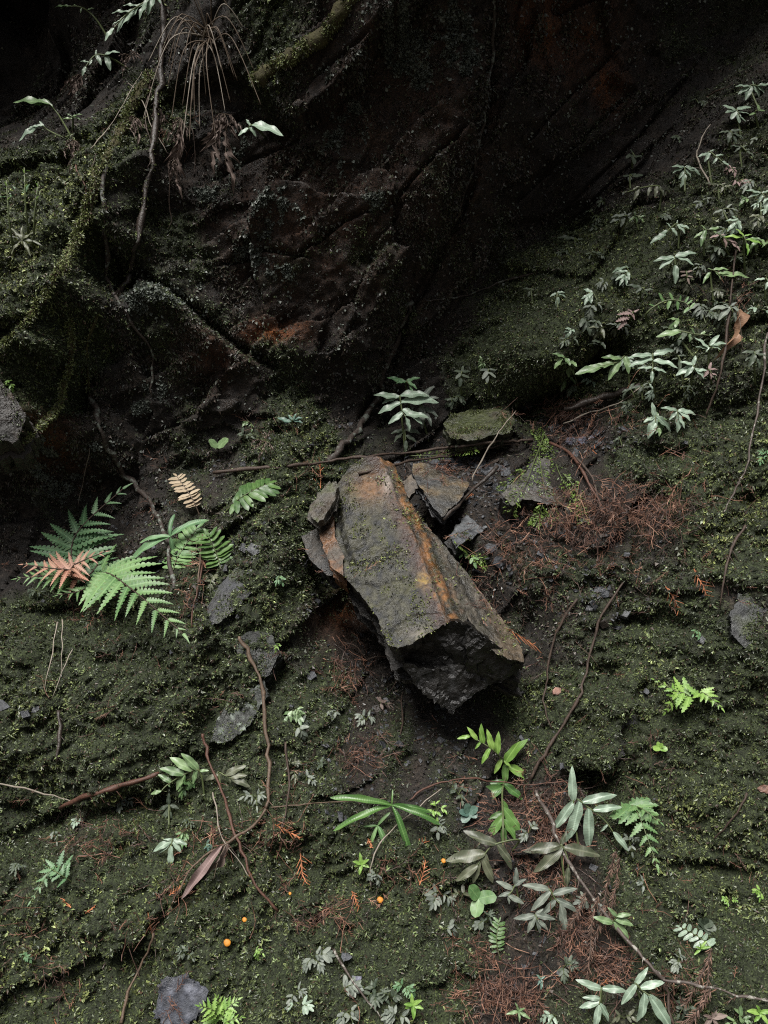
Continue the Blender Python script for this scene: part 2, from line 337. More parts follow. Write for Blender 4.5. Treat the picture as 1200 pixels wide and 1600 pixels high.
LI = sstep(0.12, 0.3, lich * 0.6 + 0.5 * ln + 0.35 * ln2 - 0.12) * np.clip(lich * 2.2, 0, 1) * (0.6 + 0.4 * sstep(-.2, .3, fbm(X, Z, 120, 2, 64)))
RU = np.clip(gauss_mask([(430,520,60,22,.75),(400,525,34,16,.6),(850,20,60,60,.55),(950,130,40,50,.4),(900,60,120,90,.25),(15,660,45,55,.6),(540,950,40,40,.6),(440,870,10,14,.7),(330,560,60,50,.2),(640,200,200,200,.10),(500,350,200,150,.12)]) * (1 + 1.2 * fbm(X, Z, 16, 4, 65)), 0, 1)
SOIL = np.clip(gauss_mask([(560,1190,60,50,1),(150,1300,80,20,1),(930,800,120,70,1),(800,860,80,70,.8),(560,1030,60,60,1),(210,860,60,60,.6),(900,1400,70,150,.8),(800,1560,90,60,.9),(880,660,100,60,.8),(700,720,120,50,.7),(330,650,150,80,.4)]), 0, 1)
tone = 0.5 + 0.5 * fbm(X, Z, 14, 5, 71, 0.6)
def lerp3(c, m, d): return c * (1 - m[..., None]) + np.array(d) * m[..., None]
C = np.zeros(X.shape + (3,)) + np.array((.013, .0100, .0078)); C = lerp3(C, sstep(.45, .8, tone), (.034, .026, .020)); C = lerp3(C, sstep(.3, .7, bed * .5 + .5) * .4, (.017, .0155, .015))
C = lerp3(C, RU * .9, (.17, .055, .014)); C = lerp3(C, SOIL * .7, (.017, .0115, .008))
C = lerp3(C, mm * .85, (.024, .033, .013)); C = lerp3(C, LI * .75, (.15, .175, .15))
nx_, nz_ = len(gx), len(gz)
idx = np.arange(nx_ * nz_).reshape(nz_, nx_)
quads = np.stack([idx[:-1, :-1], idx[:-1, 1:], idx[1:, 1:], idx[1:, :-1]], -1).reshape(-1, 4)
verts = np.stack([X, Y, Z], -1).reshape(-1, 3); cols_ = C.reshape(-1, 3)
# the bare face above the ledge and the mossy bank below it and to the right are two pieces of terrain
LEDGE = [(-3.0, wxz(-100, 700)[1]), wxz(0, 700), wxz(90, 900), wxz(240, 880), wxz(330, 730), wxz(480, 690), wxz(600, 690), wxz(700, 650), wxz(800, 600), wxz(900, 420), wxz(1000, 300), wxz(1120, 120), wxz(1200, 20), (2.8, 4.0)]
lx = [p[0] for p in LEDGE]; lz = [p[1] for p in LEDGE]
fc = verts[quads].mean(1); upper = fc[:, 2] > np.interp(fc[:, 0], lx, lz)
def sub(name, sel, **kw):
    q = quads[sel]; u, inv = np.unique(q, return_inverse=True)
    me = fast_mesh(name, verts[u], inv.reshape(q.shape), M_ground, cols_[u], True); o = obj(name, me); tag(o, kind='structure', **kw); return o
rock_face = sub('rock_face', upper, label='dark overhanging rock face with lichen and rust stains above the ledge')
bank = sub('earth_bank', ~upper, label='steep mossy earth bank below and right of the rock face')
ground_cols = None
gme = mesh_from('forest_floor', [(-60, -80, -.02), (60, -80, -.02), (60, -.55, -.02), (-60, -.55, -.02)], [(0, 1, 2, 3)], plain_mat('forest_soil', (.02, .016, .011), (.05, .04, .026), 3, .9))
tag(obj('forest_floor', gme), kind='structure', label='forest floor at the foot of the bank')
tri = np.concatenate([quads[:, :3], quads[:, [0, 2, 3]]])
BV = [bvhtree.BVHTree.FromPolygons(verts.tolist(), quads.tolist())]
def cast(px, py, only_bank=False):
    d = ray(px, py).normalized(); best = None
    for b in (BV[:1] if only_bank else BV):
        h, n, _, dist = b.ray_cast(CAM, d)
        if h is not None and (best is None or dist < best[2]): best = (h, n, dist)
    if best is None: h = at_y(px, py, .1); return h, V((0, -1, 0))
    n = best[1]
    if n.dot(d) > 0: n = -n
    return best[0], n
def pt(px, py, lift=0.0, only_bank=False):
    h, n = cast(px, py, only_bank); d = (CAM - h).normalized(); return h + d * lift
def px_m(p): return (p.y - CAM.y) / F_PX          # metres per photograph pixel at a point

# ------------------------------------------------------------------ moss: uncountable shoots, joined
def sample_surface(v, q, dens_v, n):
    a = v[q]; e1 = a[:, 1] - a[:, 0]; e2 = a[:, 3] - a[:, 0]; cr = np.cross(e1, e2); ar = np.linalg.norm(cr, axis=1)
    p = ar * dens_v[q].mean(1); p = p / p.sum(); f = rng.choice(len(q), n, p=p)
    s, t = rng.random(n)[:, None], rng.random(n)[:, None]
    pos = a[f, 0] * (1 - s) * (1 - t) + a[f, 1] * s * (1 - t) + a[f, 2] * s * t + a[f, 3] * (1 - s) * t
    nn = cr[f] / np.maximum(ar[f], 1e-12)[:, None]; return pos, nn, f
def unit(a): return a / np.maximum(np.linalg.norm(a, axis=-1, keepdims=True), 1e-9)
def blades(name, pos, nrm, colr, length, width, mat, out=.7, down=.25, jit=.6, parent=None, tri=False):
    n = len(pos); d = unit(nrm * out + np.array((0, 0, -1.0)) * down + rng.normal(0, jit, (n, 3)) * .6)
    s = unit(np.cross(d, rng.normal(0, 1, (n, 3)))); L = length[:, None]; Wd = width[:, None]
    up = unit(np.cross(s, d))
    b = pos - nrm * .001
    if tri:
        v = np.stack([b - s * Wd * .5, b + d * L, b + s * Wd * .5 + up * L * .1], 1).reshape(-1, 3); return obj(name, fast_mesh(name, v, np.arange(n * 3).reshape(n, 3), mat, np.repeat(colr, 3, 0)), parent)
    v = np.stack([b, b + d * L * .5 - s * Wd * .5 + up * L * .08, b + d * L, b + d * L * .5 + s * Wd * .5 + up * L * .08], 1).reshape(-1, 3)
    q = np.arange(n * 4).reshape(n, 4); c = np.repeat(colr, 4, 0)
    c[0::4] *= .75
    return obj(name, fast_mesh(name, v, q, mat, c), parent)

def moss_colour(ye, n):
    dark = np.array((.038, .052, .024)); mid = np.array((.088, .115, .046)); yel = np.array((.165, .190, .066))
    t = np.clip(ye + rng.normal(0, .13, n), 0, 1)[:, None]
    c = np.where(t < .5, dark + (mid - dark) * t * 2, mid + (yel - mid) * (t - .5) * 2)
    g = rng.random(n) < .10; c[g] = np.array((.1, .115, .085)) * (0.6 + .8 * rng.random((g.sum(), 1)))
    r = rng.random(n) < .12; c[r] = np.array((.055, .034, .023))
    return c * (0.7 + .6 * rng.random((n, 1)))
inframe = ((X > -1.3) & (X < 1.2) & (Z > .2) & (Z < 2.95)).reshape(-1)
mo_f = (sstep(.2, .6, MO) * (0.35 + 0.65 * sstep(-.25, .2, fbm(X, Z, 28, 3, 81)))).reshape(-1) * np.where(inframe, 1, .15)
ye_f = np.clip(YE * .9 + .45 * fbm(X, Z, 9, 3, 83) + .5 * fbm(X, Z, 30, 3, 84), 0, 1).reshape(-1)
NT, KB = 56000, 7; NM = NT * KB          # shoots grow in small tufts
pos, nn, f = sample_surface(verts, quads, mo_f, NT); pos = np.repeat(pos, KB, 0) + rng.normal(0, .0022, (NM, 3)); nn = np.repeat(nn, KB, 0); f = np.repeat(f, KB); tb = np.repeat(np.exp(rng.normal(-.05, .4, NT)), KB)[:, None]
sgn = np.sign((nn * (np.array(CAM) - pos)).sum(1))[:, None]; nn = nn * sgn
ye = ye_f[quads[f, 0]]
Lm = rng.uniform(.0045, .011, NM) * (0.8 + .4 * ye); Wm = Lm * rng.uniform(.3, .5, NM)
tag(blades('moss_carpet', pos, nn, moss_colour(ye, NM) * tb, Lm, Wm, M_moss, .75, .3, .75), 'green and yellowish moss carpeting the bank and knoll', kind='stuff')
NS = 640000                                  # a felt of shorter, darker shoots between the tufts
pos, nn, f = sample_surface(verts, quads, mo_f ** .6, NS); nn = nn * np.sign((nn * (np.array(CAM) - pos)).sum(1))[:, None]
Ls_ = rng.uniform(.004, .0085, NS); tag(blades('moss_felt', pos, nn, moss_colour(ye_f[quads[f, 0]] * .75, NS), Ls_, Ls_ * rng.uniform(.4, .6, NS), M_moss, .7, .3, .7, tri=True), 'short dark green moss between the brighter tufts', kind='stuff')
# filmy ferns and liverworts, small dark scales crusting the bare face
wall = ((1 - mm) * (0.06 + 0.94 * sstep(-.1, .25, fbm(X, Z, 11, 4, 85))) * (.12 + .88 * sstep(.35, .6, cell1 * .6 + cell2 * .4))).reshape(-1) * np.where(inframe, 1, .08)
NC = 140000
pos, nn, f = sample_surface(verts, quads, wall, NC); nn *= np.sign((nn * (np.array(CAM) - pos)).sum(1))[:, None]
pal = np.array([(.04, .031, .024), (.06, .044, .034), (.044, .05, .027), (.078, .085, .068), (.026, .022, .018)])
cc = pal[rng.choice(5, NC, p=[.28, .2, .24, .12, .16])] * (0.6 + .8 * rng.random((NC, 1)))
Lc = rng.uniform(.004, .012, NC); blades('filmy_crust', pos, nn, cc, Lc, Lc * rng.uniform(.5, .9, NC), M_moss, .45, .5, .7, tri=True)
tag(bpy.data.objects['filmy_crust'], 'dark brown filmy scales crusting the bare rock face', kind='stuff')

# lichen: pale flakes in patches on the bare face
upper_v = (verts[:, 2] > np.interp(verts[:, 0], lx, lz)).astype(float); NL = 24000; ld = (LI * .8 + .06 * np.clip(ln + .1, 0, 1) * np.clip(lich * 1.5 + .25, 0, 1)).reshape(-1) * np.where(inframe, 1, 0) * (1 - .7 * mm.reshape(-1)) * upper_v
pos, nn, f = sample_surface(verts, quads, ld, NL); nn *= np.sign((nn * (np.array(CAM) - pos)).sum(1))[:, None]
cc = np.array((.12, .138, .118)) * (0.45 + .8 * rng.random((NL, 1))); Lc = rng.uniform(.005, .012, NL)
tag(blades('lichen_flakes', pos, nn, cc, Lc, Lc * rng.uniform(.6, 1.0, NL), M_moss, .35, .5, .8), 'pale grey green lichen flakes on the rock face', kind='stuff')

# slate rubble and crumbs of soil lying on the bare ledge and in the hollows
NR = 5200; rub = gauss_mask([(720, 725, 90, 40, 1), (760, 770, 50, 50, .8), (900, 680, 60, 40, .9), (850, 840, 90, 60, .5), (560, 1190, 70, 50, .5), (600, 1050, 80, 60, .5), (930, 900, 90, 60, .35), (380, 860, 50, 40, .5), (320, 940, 30, 60, .5), (700, 1180, 50, 60, .5), (850, 1330, 80, 120, .25), (160, 860, 120, 60, .3), (330, 720, 80, 40, .3), (520, 700, 80, 30, .3)]).reshape(-1)
pos, nn, f = sample_surface(verts, quads, rub + 1e-5, NR); nn *= np.sign((nn * (np.array(CAM) - pos)).sum(1))[:, None]
cube = np.array([(-1, -1, -1), (1, -1, -1), (1, 1, -1), (-1, 1, -1), (-1, -1, 1), (1, -1, 1), (1, 1, 1), (-1, 1, 1)], float); cf = np.array([(0, 3, 2, 1), (4, 5, 6, 7), (0, 1, 5, 4), (1, 2, 6, 5), (2, 3, 7, 6), (3, 0, 4, 7)])
sz = np.exp(rng.normal(-5.85, .5, (NR, 1, 1))); shp = cube[None] * rng.uniform(.45, 1.15, (NR, 8, 3)) * sz * np.stack([np.ones(NR), rng.uniform(.5, .9, NR), rng.uniform(.2, .5, NR)], 1)[:, None, :]
t1 = unit(np.cross(nn, rng.normal(0, 1, (NR, 3)))); n2_ = unit(nn + rng.normal(0, .35, (NR, 3))); t1 = unit(t1 - n2_ * (t1 * n2_).sum(1, keepdims=True)); t2 = np.cross(n2_, t1)
rv = (pos + nn * .001)[:, None, :] + shp[..., :1] * t1[:, None] + shp[..., 1:2] * t2[:, None] + shp[..., 2:] * n2_[:, None]
rp = np.array([(.03, .032, .037), (.05, .053, .06), (.024, .018, .014), (.045, .032, .023), (.085, .088, .096)]); rc = rp[rng.choice(5, NR, p=[.3, .18, .27, .2, .05])] * (.6 + .8 * rng.random((NR, 1)))
tag(obj('slate_rubble', fast_mesh('slate_rubble', rv.reshape(-1, 3), (np.arange(NR)[:, None, None] * 8 + cf[None]).reshape(-1, 4), M_slate, np.repeat(rc, 8, 0))), 'small slate rubble and soil crumbs on the ledge', kind='stuff')

NB = 300; rub2 = gauss_mask([(700, 722, 60, 22, 1), (755, 735, 40, 26, .9), (905, 690, 45, 22, .9), (770, 780, 30, 30, .5), (800, 880, 50, 40, .4), (650, 780, 20, 40, .4), (500, 890, 20, 60, .3), (945, 930, 40, 30, .25)]).reshape(-1)
pos, nn, f = sample_surface(verts, quads, rub2, NB); nn *= np.sign((nn * (np.array(CAM) - pos)).sum(1))[:, None]; sz = np.exp(rng.normal(-4.9, .35, (NB, 1, 1)))
shp = cube[None] * rng.uniform(.5, 1.2, (NB, 8, 3)) * sz * np.stack([np.ones(NB), rng.uniform(.5, .9, NB), rng.uniform(.12, .3, NB)], 1)[:, None, :]; t1 = unit(np.cross(nn, rng.normal(0, 1, (NB, 3)))); n2_ = unit(nn + rng.normal(0, .5, (NB, 3)) + np.array((0, -.2, .4))); t1 = unit(t1 - n2_ * (t1 * n2_).sum(1, keepdims=True)); t2 = np.cross(n2_, t1)
rv = (pos + nn * .004)[:, None, :] + shp[..., :1] * t1[:, None] + shp[..., 1:2] * t2[:, None] + shp[..., 2:] * n2_[:, None]; rc = rp[rng.choice(5, NB, p=[.5, .32, .1, .03, .05])] * (.6 + .7 * rng.random((NB, 1)))
tag(obj('slate_shards', fast_mesh('slate_shards', rv.reshape(-1, 3), (np.arange(NB)[:, None, None] * 8 + cf[None]).reshape(-1, 4), M_slate, np.repeat(rc, 8, 0))), 'dark sharp slate shards strewn on the ledge behind the block', kind='stuff')

# ------------------------------------------------------------------ rocks
def plane_at(px, py, y, n):
    P0 = at_y(px, py, y); n = V(n).normalized()
    def f(a, b):
        d = ray(a, b); t = (P0 - CAM).dot(n) / d.dot(n); return CAM + d * t
    f.n = n; return f
def resample(pl, step):
    out = []; n = len(pl)
    for i in range(n):
        a, b = V(pl[i]), V(pl[(i + 1) % n]); k = max(1, int((b - a).length / step))
        out += [a + (b - a) * j / k for j in range(k)]
    return out
def inside(p, poly):
    c = False; n = len(poly)
    for i in range(n):
        a, b = poly[i], poly[i - 1]
        if (a[1] > p[1]) != (b[1] > p[1]) and p[0] < (b[0] - a[0]) * (p[1] - a[1]) / (b[1] - a[1]) + a[0]: c = not c
    return c
def rock_mesh(name, outline, surf, thick, colf, step=7, rough=.004, rag=2.0, rings=6, back=None, seed=0, taper=.0, chip=.006, sharp=28, cracks=(), spine_px=()):
    """outline in photograph pixels laid on a tilted plane, broken edges in strata, a real thickness behind it"""
    r = random.Random(seed)
    bd = resample(outline, step); bd = [V((p.x + r.uniform(-rag, rag), p.y + r.uniform(-rag, rag))) for p in bd]
    xs = [p.x for p in bd]; ys = [p.y for p in bd]; pin = []
    y = min(ys)
    while y < max(ys):
        x = min(xs)
        while x < max(xs):
            q = (x + r.uniform(-.3, .3) * step, y + r.uniform(-.3, .3) * step)
            if inside(q, bd) and min((q[0] - p.x) ** 2 + (q[1] - p.y) ** 2 for p in bd) > (step * .55) ** 2: pin.append(V(q))
            x += step
        y += step
    if spine_px:                       # a crisp fold needs its own row of vertices
        sp_ = [V(spine_px[i]).lerp(V(spine_px[i + 1]), j / 10) for i in range(len(spine_px) - 1) for j in range(10)]; sp_ = [p for p in sp_ if inside(p, bd) and min((p - b_).length for b_ in bd) > step * .6]
        pin = [p for p in pin if min((p - q).length for q in sp_) > step * .8]; nsp = len(sp_); pin = sp_ + pin
    nb = len(bd); pts2 = bd + pin
    vs, es, fs, *_ = geometry.delaunay_2d_cdt(pts2, [(i, (i + 1) % nb) for i in range(nb)] + ([(nb + i, nb + i + 1) for i in range(nsp - 1)] if spine_px else []), [], 1, 1e-6)
    if len(vs) != len(pts2): vs = pts2
    n = surf.n; bk = V(back).normalized() if back else -n
    P = np.array([surf(p.x, p.y) for p in vs]); px2 = np.array([(p.x, p.y) for p in vs])
    e1 = n.orthogonal().normalized(); e2 = n.cross(e1); la = P @ np.array(e1); lb = P @ np.array(e2)
    h = rough * 1.6 * fbm(la, lb, 9, 3, seed + 3) + rough * fbm(la * .5, lb, 30, 4, seed + 5, .6)
    st = fbm(la, lb, 7, 3, seed + 8); h = h + chip * (np.floor(st * 4) / 4)          # split layers
    dome = getattr(surf, 'dome', 0)
    if dome:
        c_ = P.mean(0); rr = np.linalg.norm(P - c_, axis=1); h = h - dome * (rr / rr.max()) ** 2
    cd_ = np.zeros(len(P))
    for pl_, dp, wd in cracks:
        dd_, *_ = poly_dist(px2[:, 0], px2[:, 1], pl_); g_ = np.exp(-(dd_ / wd) ** 2); h = h - dp * g_; cd_ = np.maximum(cd_, g_)
    T = P + np.array(n)[None] * h[:, None]
    top = T.copy(); verts_ = [top]; faces = []
    for f_ in fs: faces.append(list(f_))
    cen = T[:nb].mean(0); prev = list(range(nb)); base = len(T)
    tb_ = sorted([0] + [r.uniform(.05, .95) for _ in range(rings)] + [1]); lev = []
    for k in range(rings + 1): o1 = r.uniform(-.018, .006) * (1 if k else .3); lev += [(tb_[k] + .002, o1, k), (tb_[k + 1], o1, k)]
    for t, off, k in lev:
        ph = fbm(np.cos(np.arange(nb) / nb * 6.28) * 3 + k * 5, np.sin(np.arange(nb) / nb * 6.28) * 3, 3, 4, seed + k); ph = ph * .5 + np.floor(ph * 4) / 8
        o_ = unit(T[:nb] - cen); o_ = o_ - np.array(n)[None] * (o_ @ np.array(n))[:, None]
        ring = T[:nb] + np.array(bk)[None] * (thick * t * np.ones(nb))[:, None] + o_ * (off * min(1, thick / .06) + .022 * min(1, thick / .06) * ph - taper * t)[:, None]
        verts_.append(ring); cur = list(range(base, base + nb)); base += nb
        for i in range(nb): j = (i + 1) % nb; faces.append([prev[j], prev[i], cur[i], cur[j]])
        prev = cur
    c2 = verts_[-1].mean(0)[None]; verts_.append(c2)
    for i in range(nb): faces.append([prev[(i + 1) % nb], prev[i], base])
    allv = np.concatenate(verts_); cl = np.zeros((len(allv), 3)); cl[:len(T)] = colf(px2[:, 0], px2[:, 1], T) * (1 - .6 * cd_[:, None])
    side = np.array(getattr(colf, 'side', (.03, .028, .026))); cl[len(T):] = side * (0.7 + .6 * rng.random((len(allv) - len(T), 1)))
    # make sure the first face points out
    v0 = V(allv[faces[0][0]]); nn_ = (V(allv[faces[0][1]]) - v0).cross(V(allv[faces[0][2]]) - v0)
    if nn_.dot(n) < 0: faces = [f_[::-1] for f_ in faces[:len(fs)]] + faces[len(fs):]
    v0 = V(allv[prev[0]])
    me = mesh_from(name, allv, faces, M_slate, True, cl)
    import bmesh
    bm = bmesh.new(); bm.from_mesh(me); bmesh.ops.recalc_face_normals(bm, faces=bm.faces); bm.to_mesh(me); bm.free()
    me.set_sharp_from_angle(angle=math.radians(sharp))
    BV.append(bvhtree.BVHTree.FromPolygons([tuple(v) for v in allv], faces))
    me['centre'] = tuple(allv.mean(0))
    me['ntop'] = len(T); return me
def colours(base, other, sc=12, third=None, side=None, seed=0, mossy=0.0):
    def f(px, py, P):
        a, b, c = P[:, 0], P[:, 1] + P[:, 2], P[:, 2]
        t = sstep(-.25, .25, fbm(a, b, sc, 4, seed))[:, None]; r = np.array(base) * (1 - t) + np.array(other) * t
        if third is not None:
            t = sstep(.08, .3, fbm(a, b, sc * 1.7, 4, seed + 4))[:, None]; r = r * (1 - t) + np.array(third) * t
        if mossy:
            t = sstep(.1 - mossy * .5, .35 - mossy * .5, fbm(a, b, sc * .9, 4, seed + 9))[:, None] * .85; r = r * (1 - t) + np.array((.04, .05, .015)) * t
        return r
    f.side = side or tuple(x * .8 for x in base); return f
def rock_empty(name, px, py): return None
def rock_moss(o, me, n, ye, dens=None, L=(.004, .009), parent=None, name='moss_patch'):
    """moss sprigs on the upper face of a rock, a part of it"""
    nt_ = me['ntop']; co = np.empty(len(me.vertices) * 3); me.vertices.foreach_get('co', co); co = co.reshape(-1, 3)
    tr = np.array([p.vertices[:3] for p in me.polygons if len(p.vertices) == 3 and max(p.vertices) < nt_])
    a = co[tr]; cr = np.cross(a[:, 1] - a[:, 0], a[:, 2] - a[:, 0]); ar = np.linalg.norm(cr, axis=1); cen = a.mean(1)
    dn = sstep(-.05, .25, fbm(cen[:, 0], cen[:, 2] + cen[:, 1] * .6, 14, 3, 90)) if dens is None else dens(cen)
    p = ar * (dn + 1e-6); p /= p.sum(); f = rng.choice(len(tr), n, p=p); s = rng.random((n, 2)); m = s.sum(1) > 1; s[m] = 1 - s[m]
    pos = a[f, 0] + (a[f, 1] - a[f, 0]) * s[:, :1] + (a[f, 2] - a[f, 0]) * s[:, 1:]; nn = unit(cr[f]); nn *= np.sign((nn * (np.array(CAM) - pos)).sum(1))[:, None]
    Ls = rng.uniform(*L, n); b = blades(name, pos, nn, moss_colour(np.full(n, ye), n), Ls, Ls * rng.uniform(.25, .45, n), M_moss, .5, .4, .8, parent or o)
    tag(b, kind='stuff'); return b

# the big fallen block: two faces meeting in a rust-banded ridge
RID = [(594, 714), (648, 838), (704, 985)]
nL = V((-.22, -.72, .66)).normalized()
pl_L = plane_at(650, 860, .03, nL)
ra, rb = pl_L(*RID[0]), pl_L(*RID[2]); rdir = (rb - ra).normalized()
nR = (nL + rdir.cross(nL).normalized() * (.72 if rdir.cross(nL).x > 0 else -.72)).normalized()
def ridge_x(py): return float(np.interp(py, [p[1] for p in RID], [p[0] for p in RID]))
def two_face(px, py):
    if px < ridge_x(py): return pl_L(px, py)
    d = ray(px, py); t = (ra - CAM).dot(nR) / d.dot(nR); return CAM + d * t
two_face.n = ((nL + nR) / 2).normalized()
def block_col(px, py, P):
    rx = np.interp(py, [p[1] for p in RID], [p[0] for p in RID]); d = px - rx; a = np.interp(py, [710, 990], [0, 1])
    n1 = fbm(px * .01, py * .01, 3, 4, 3); n2 = fbm(px * .01 + py * .004, py * .01 - px * .004, 7, 4, 6)
    along = fbm(d * .03, py * .004, 4, 4, 12)          # streaks run with the ridge
    c = np.zeros((len(px), 3)) + np.array((.034, .033, .022)); c = lerp3(c, sstep(-.1, .3, n2), (.013, .014, .015)); c = lerp3(c, sstep(.0, .3, n1) * .55, (.045, .045, .019))
    c = lerp3(c, sstep(14, 40, d) * .8, (.042, .038, .031)); c = lerp3(c, sstep(14, 40, d) * sstep(0, .4, along) * .7, (.12, .105, .085)); c = lerp3(c, sstep(55, 90, d) * .6, (.085, .058, .033))
    c = c * (1 + .9 * fbm(px * .01, py * .01, 18, 4, 48))[:, None]; c = lerp3(c, np.exp(-((d + 10) / 14) ** 2) * .75, (.045, .026, .024))
    c = lerp3(c, np.exp(-((d - 10 + 8 * n1) / 15) ** 2) * np.clip(.25 + along * 1.6 + 1.4 * n2 + fbm(px * .01, py * .01, 22, 3, 44), 0, .95), (.20, .088, .026))
    c = lerp3(c, np.exp(-((px - 662) / 9) ** 2 - ((py - 905) / 11) ** 2) * np.clip(.5 + 2 * fbm(px * .01, py * .01, 26, 3, 46), 0, .9), (.30, .20, .055))
    c = lerp3(c, np.exp(-((px - 578) / 26) ** 2 - ((py - 762) / 22) ** 2) * .7, (.16, .08, .034)); c = lerp3(c, np.exp(-((px - 605) / 8) ** 2 - ((py - 752) / 18) ** 2) * .6, (.24, .22, .2))
    c = lerp3(c, np.exp(-((px - 652) / 20) ** 2 - ((py - 990) / 10) ** 2) * .5, (.2, .18, .15))
    return c
block_col.side = (.024, .022, .020)
B_OUT = [(528, 752), (548, 728), (574, 711), (596, 715), (614, 724), (628, 752), (640, 784), (668, 822), (702, 862), (728, 893), (756, 930), (782, 962), (803, 985), (815, 1012), (820, 1034),
         (797, 1030), (778, 1022), (760, 1010), (776, 1006), (752, 990), (735, 985), (712, 972), (700, 972), (688, 980), (670, 990), (648, 1003), (622, 1012), (606, 1008), (600, 988), (588, 962), (566, 932), (545, 908), (534, 893), (536, 870), (522, 838), (530, 800), (520, 775)]
root = bpy.data.objects.new('fallen_block', None); col.objects.link(root)
tag(root, 'big ridged slate block with rust orange band jutting from the bank', 'rock')
me = rock_mesh('slab', B_OUT, two_face, .19, block_col, 3.6, .0036, 1.2, 9, back=(.1, .75, -.62), seed=5, taper=.012, chip=.007, spine_px=RID, cracks=(([(526, 862), (560, 880), (592, 874), (622, 858)], .010, 3), ([(545, 906), (590, 912), (640, 896)], .006, 2.5), ([(528, 790), (536, 830), (552, 880)], .010, 3), ([(646, 778), (684, 870), (724, 985)], .002, 3), ([(612, 760), (662, 860), (700, 960)], .002, 2), ([(628, 800), (640, 804), (652, 798)], .006, 2), ([(600, 985), (640, 960), (690, 955)], .004, 2.5), ([(700, 870), (740, 940), (775, 1005)], .003, 2)))
slab = obj('slab', me, root)
bl_d = lambda c: sstep(-.02, .2, fbm(c[:, 0] + c[:, 2] * .4, c[:, 2] - c[:, 0] * .4, 16, 3, 95)) * np.where(c[:, 0] < .12, 1, .45)
rock_moss(slab, me, 2600, 1.0, bl_d, (.005, .012), slab)
for out, y, nrm, cf, sd_, th in (
   ([(497, 822), (520, 800), (524, 838), (537, 870), (534, 897), (520, 890), (506, 858)], .085, (-.35, -.72, .6), colours((.15, .07, .03), (.06, .05, .04), 14, None, None, 3), 11, .09),
   ([(481, 800), (492, 780), (514, 752), (528, 758), (522, 782), (512, 800), (496, 816)], .12, (-.3, -.7, .62), colours((.06, .055, .045), (.05, .04, .03), 14, (.05, .055, .025), None, 5), 12, .07),
   ([(472, 838), (496, 826), (508, 860), (530, 893), (515, 902), (492, 882), (478, 862)], .14, (-.3, -.8, .5), colours((.025, .025, .025), (.04, .034, .028), 14, None, None, 6), 13, .08)):
    m_ = rock_mesh('side_slab', out, plane_at(sum(p[0] for p in out) / len(out), sum(p[1] for p in out) / len(out), y, nrm), th, cf, 5, .004, 1.5, 4, back=(.1, .8, -.5), seed=sd_)
    tag(obj('side_slab', m_, root), {11: 'rust orange layer on the left edge of the block'}.get(sd_))
rbp = pl_L(704, 980); y_end = rbp.y
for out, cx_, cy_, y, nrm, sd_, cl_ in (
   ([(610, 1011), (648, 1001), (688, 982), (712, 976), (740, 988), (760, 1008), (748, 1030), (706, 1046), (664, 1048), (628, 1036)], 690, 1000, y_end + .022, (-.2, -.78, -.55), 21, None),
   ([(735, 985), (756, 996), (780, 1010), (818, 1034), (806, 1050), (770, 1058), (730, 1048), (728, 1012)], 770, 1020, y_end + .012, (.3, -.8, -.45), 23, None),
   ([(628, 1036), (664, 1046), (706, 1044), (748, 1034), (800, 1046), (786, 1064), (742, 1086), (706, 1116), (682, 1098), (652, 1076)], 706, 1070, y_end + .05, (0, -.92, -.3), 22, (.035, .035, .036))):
    m_ = rock_mesh('lower_layer', out, plane_at(cx_, cy_, y, nrm), .16, colours((.007, .0066, .0064), (.012, .011, .010), 16, cl_, None, sd_), 4, .006, 2.2, 5, back=(0, .95, .1), seed=sd_, chip=.02, sharp=22)  # near-black slate colour stands in for shade under the block's undercut end
    obj('lower_layer', m_, root)

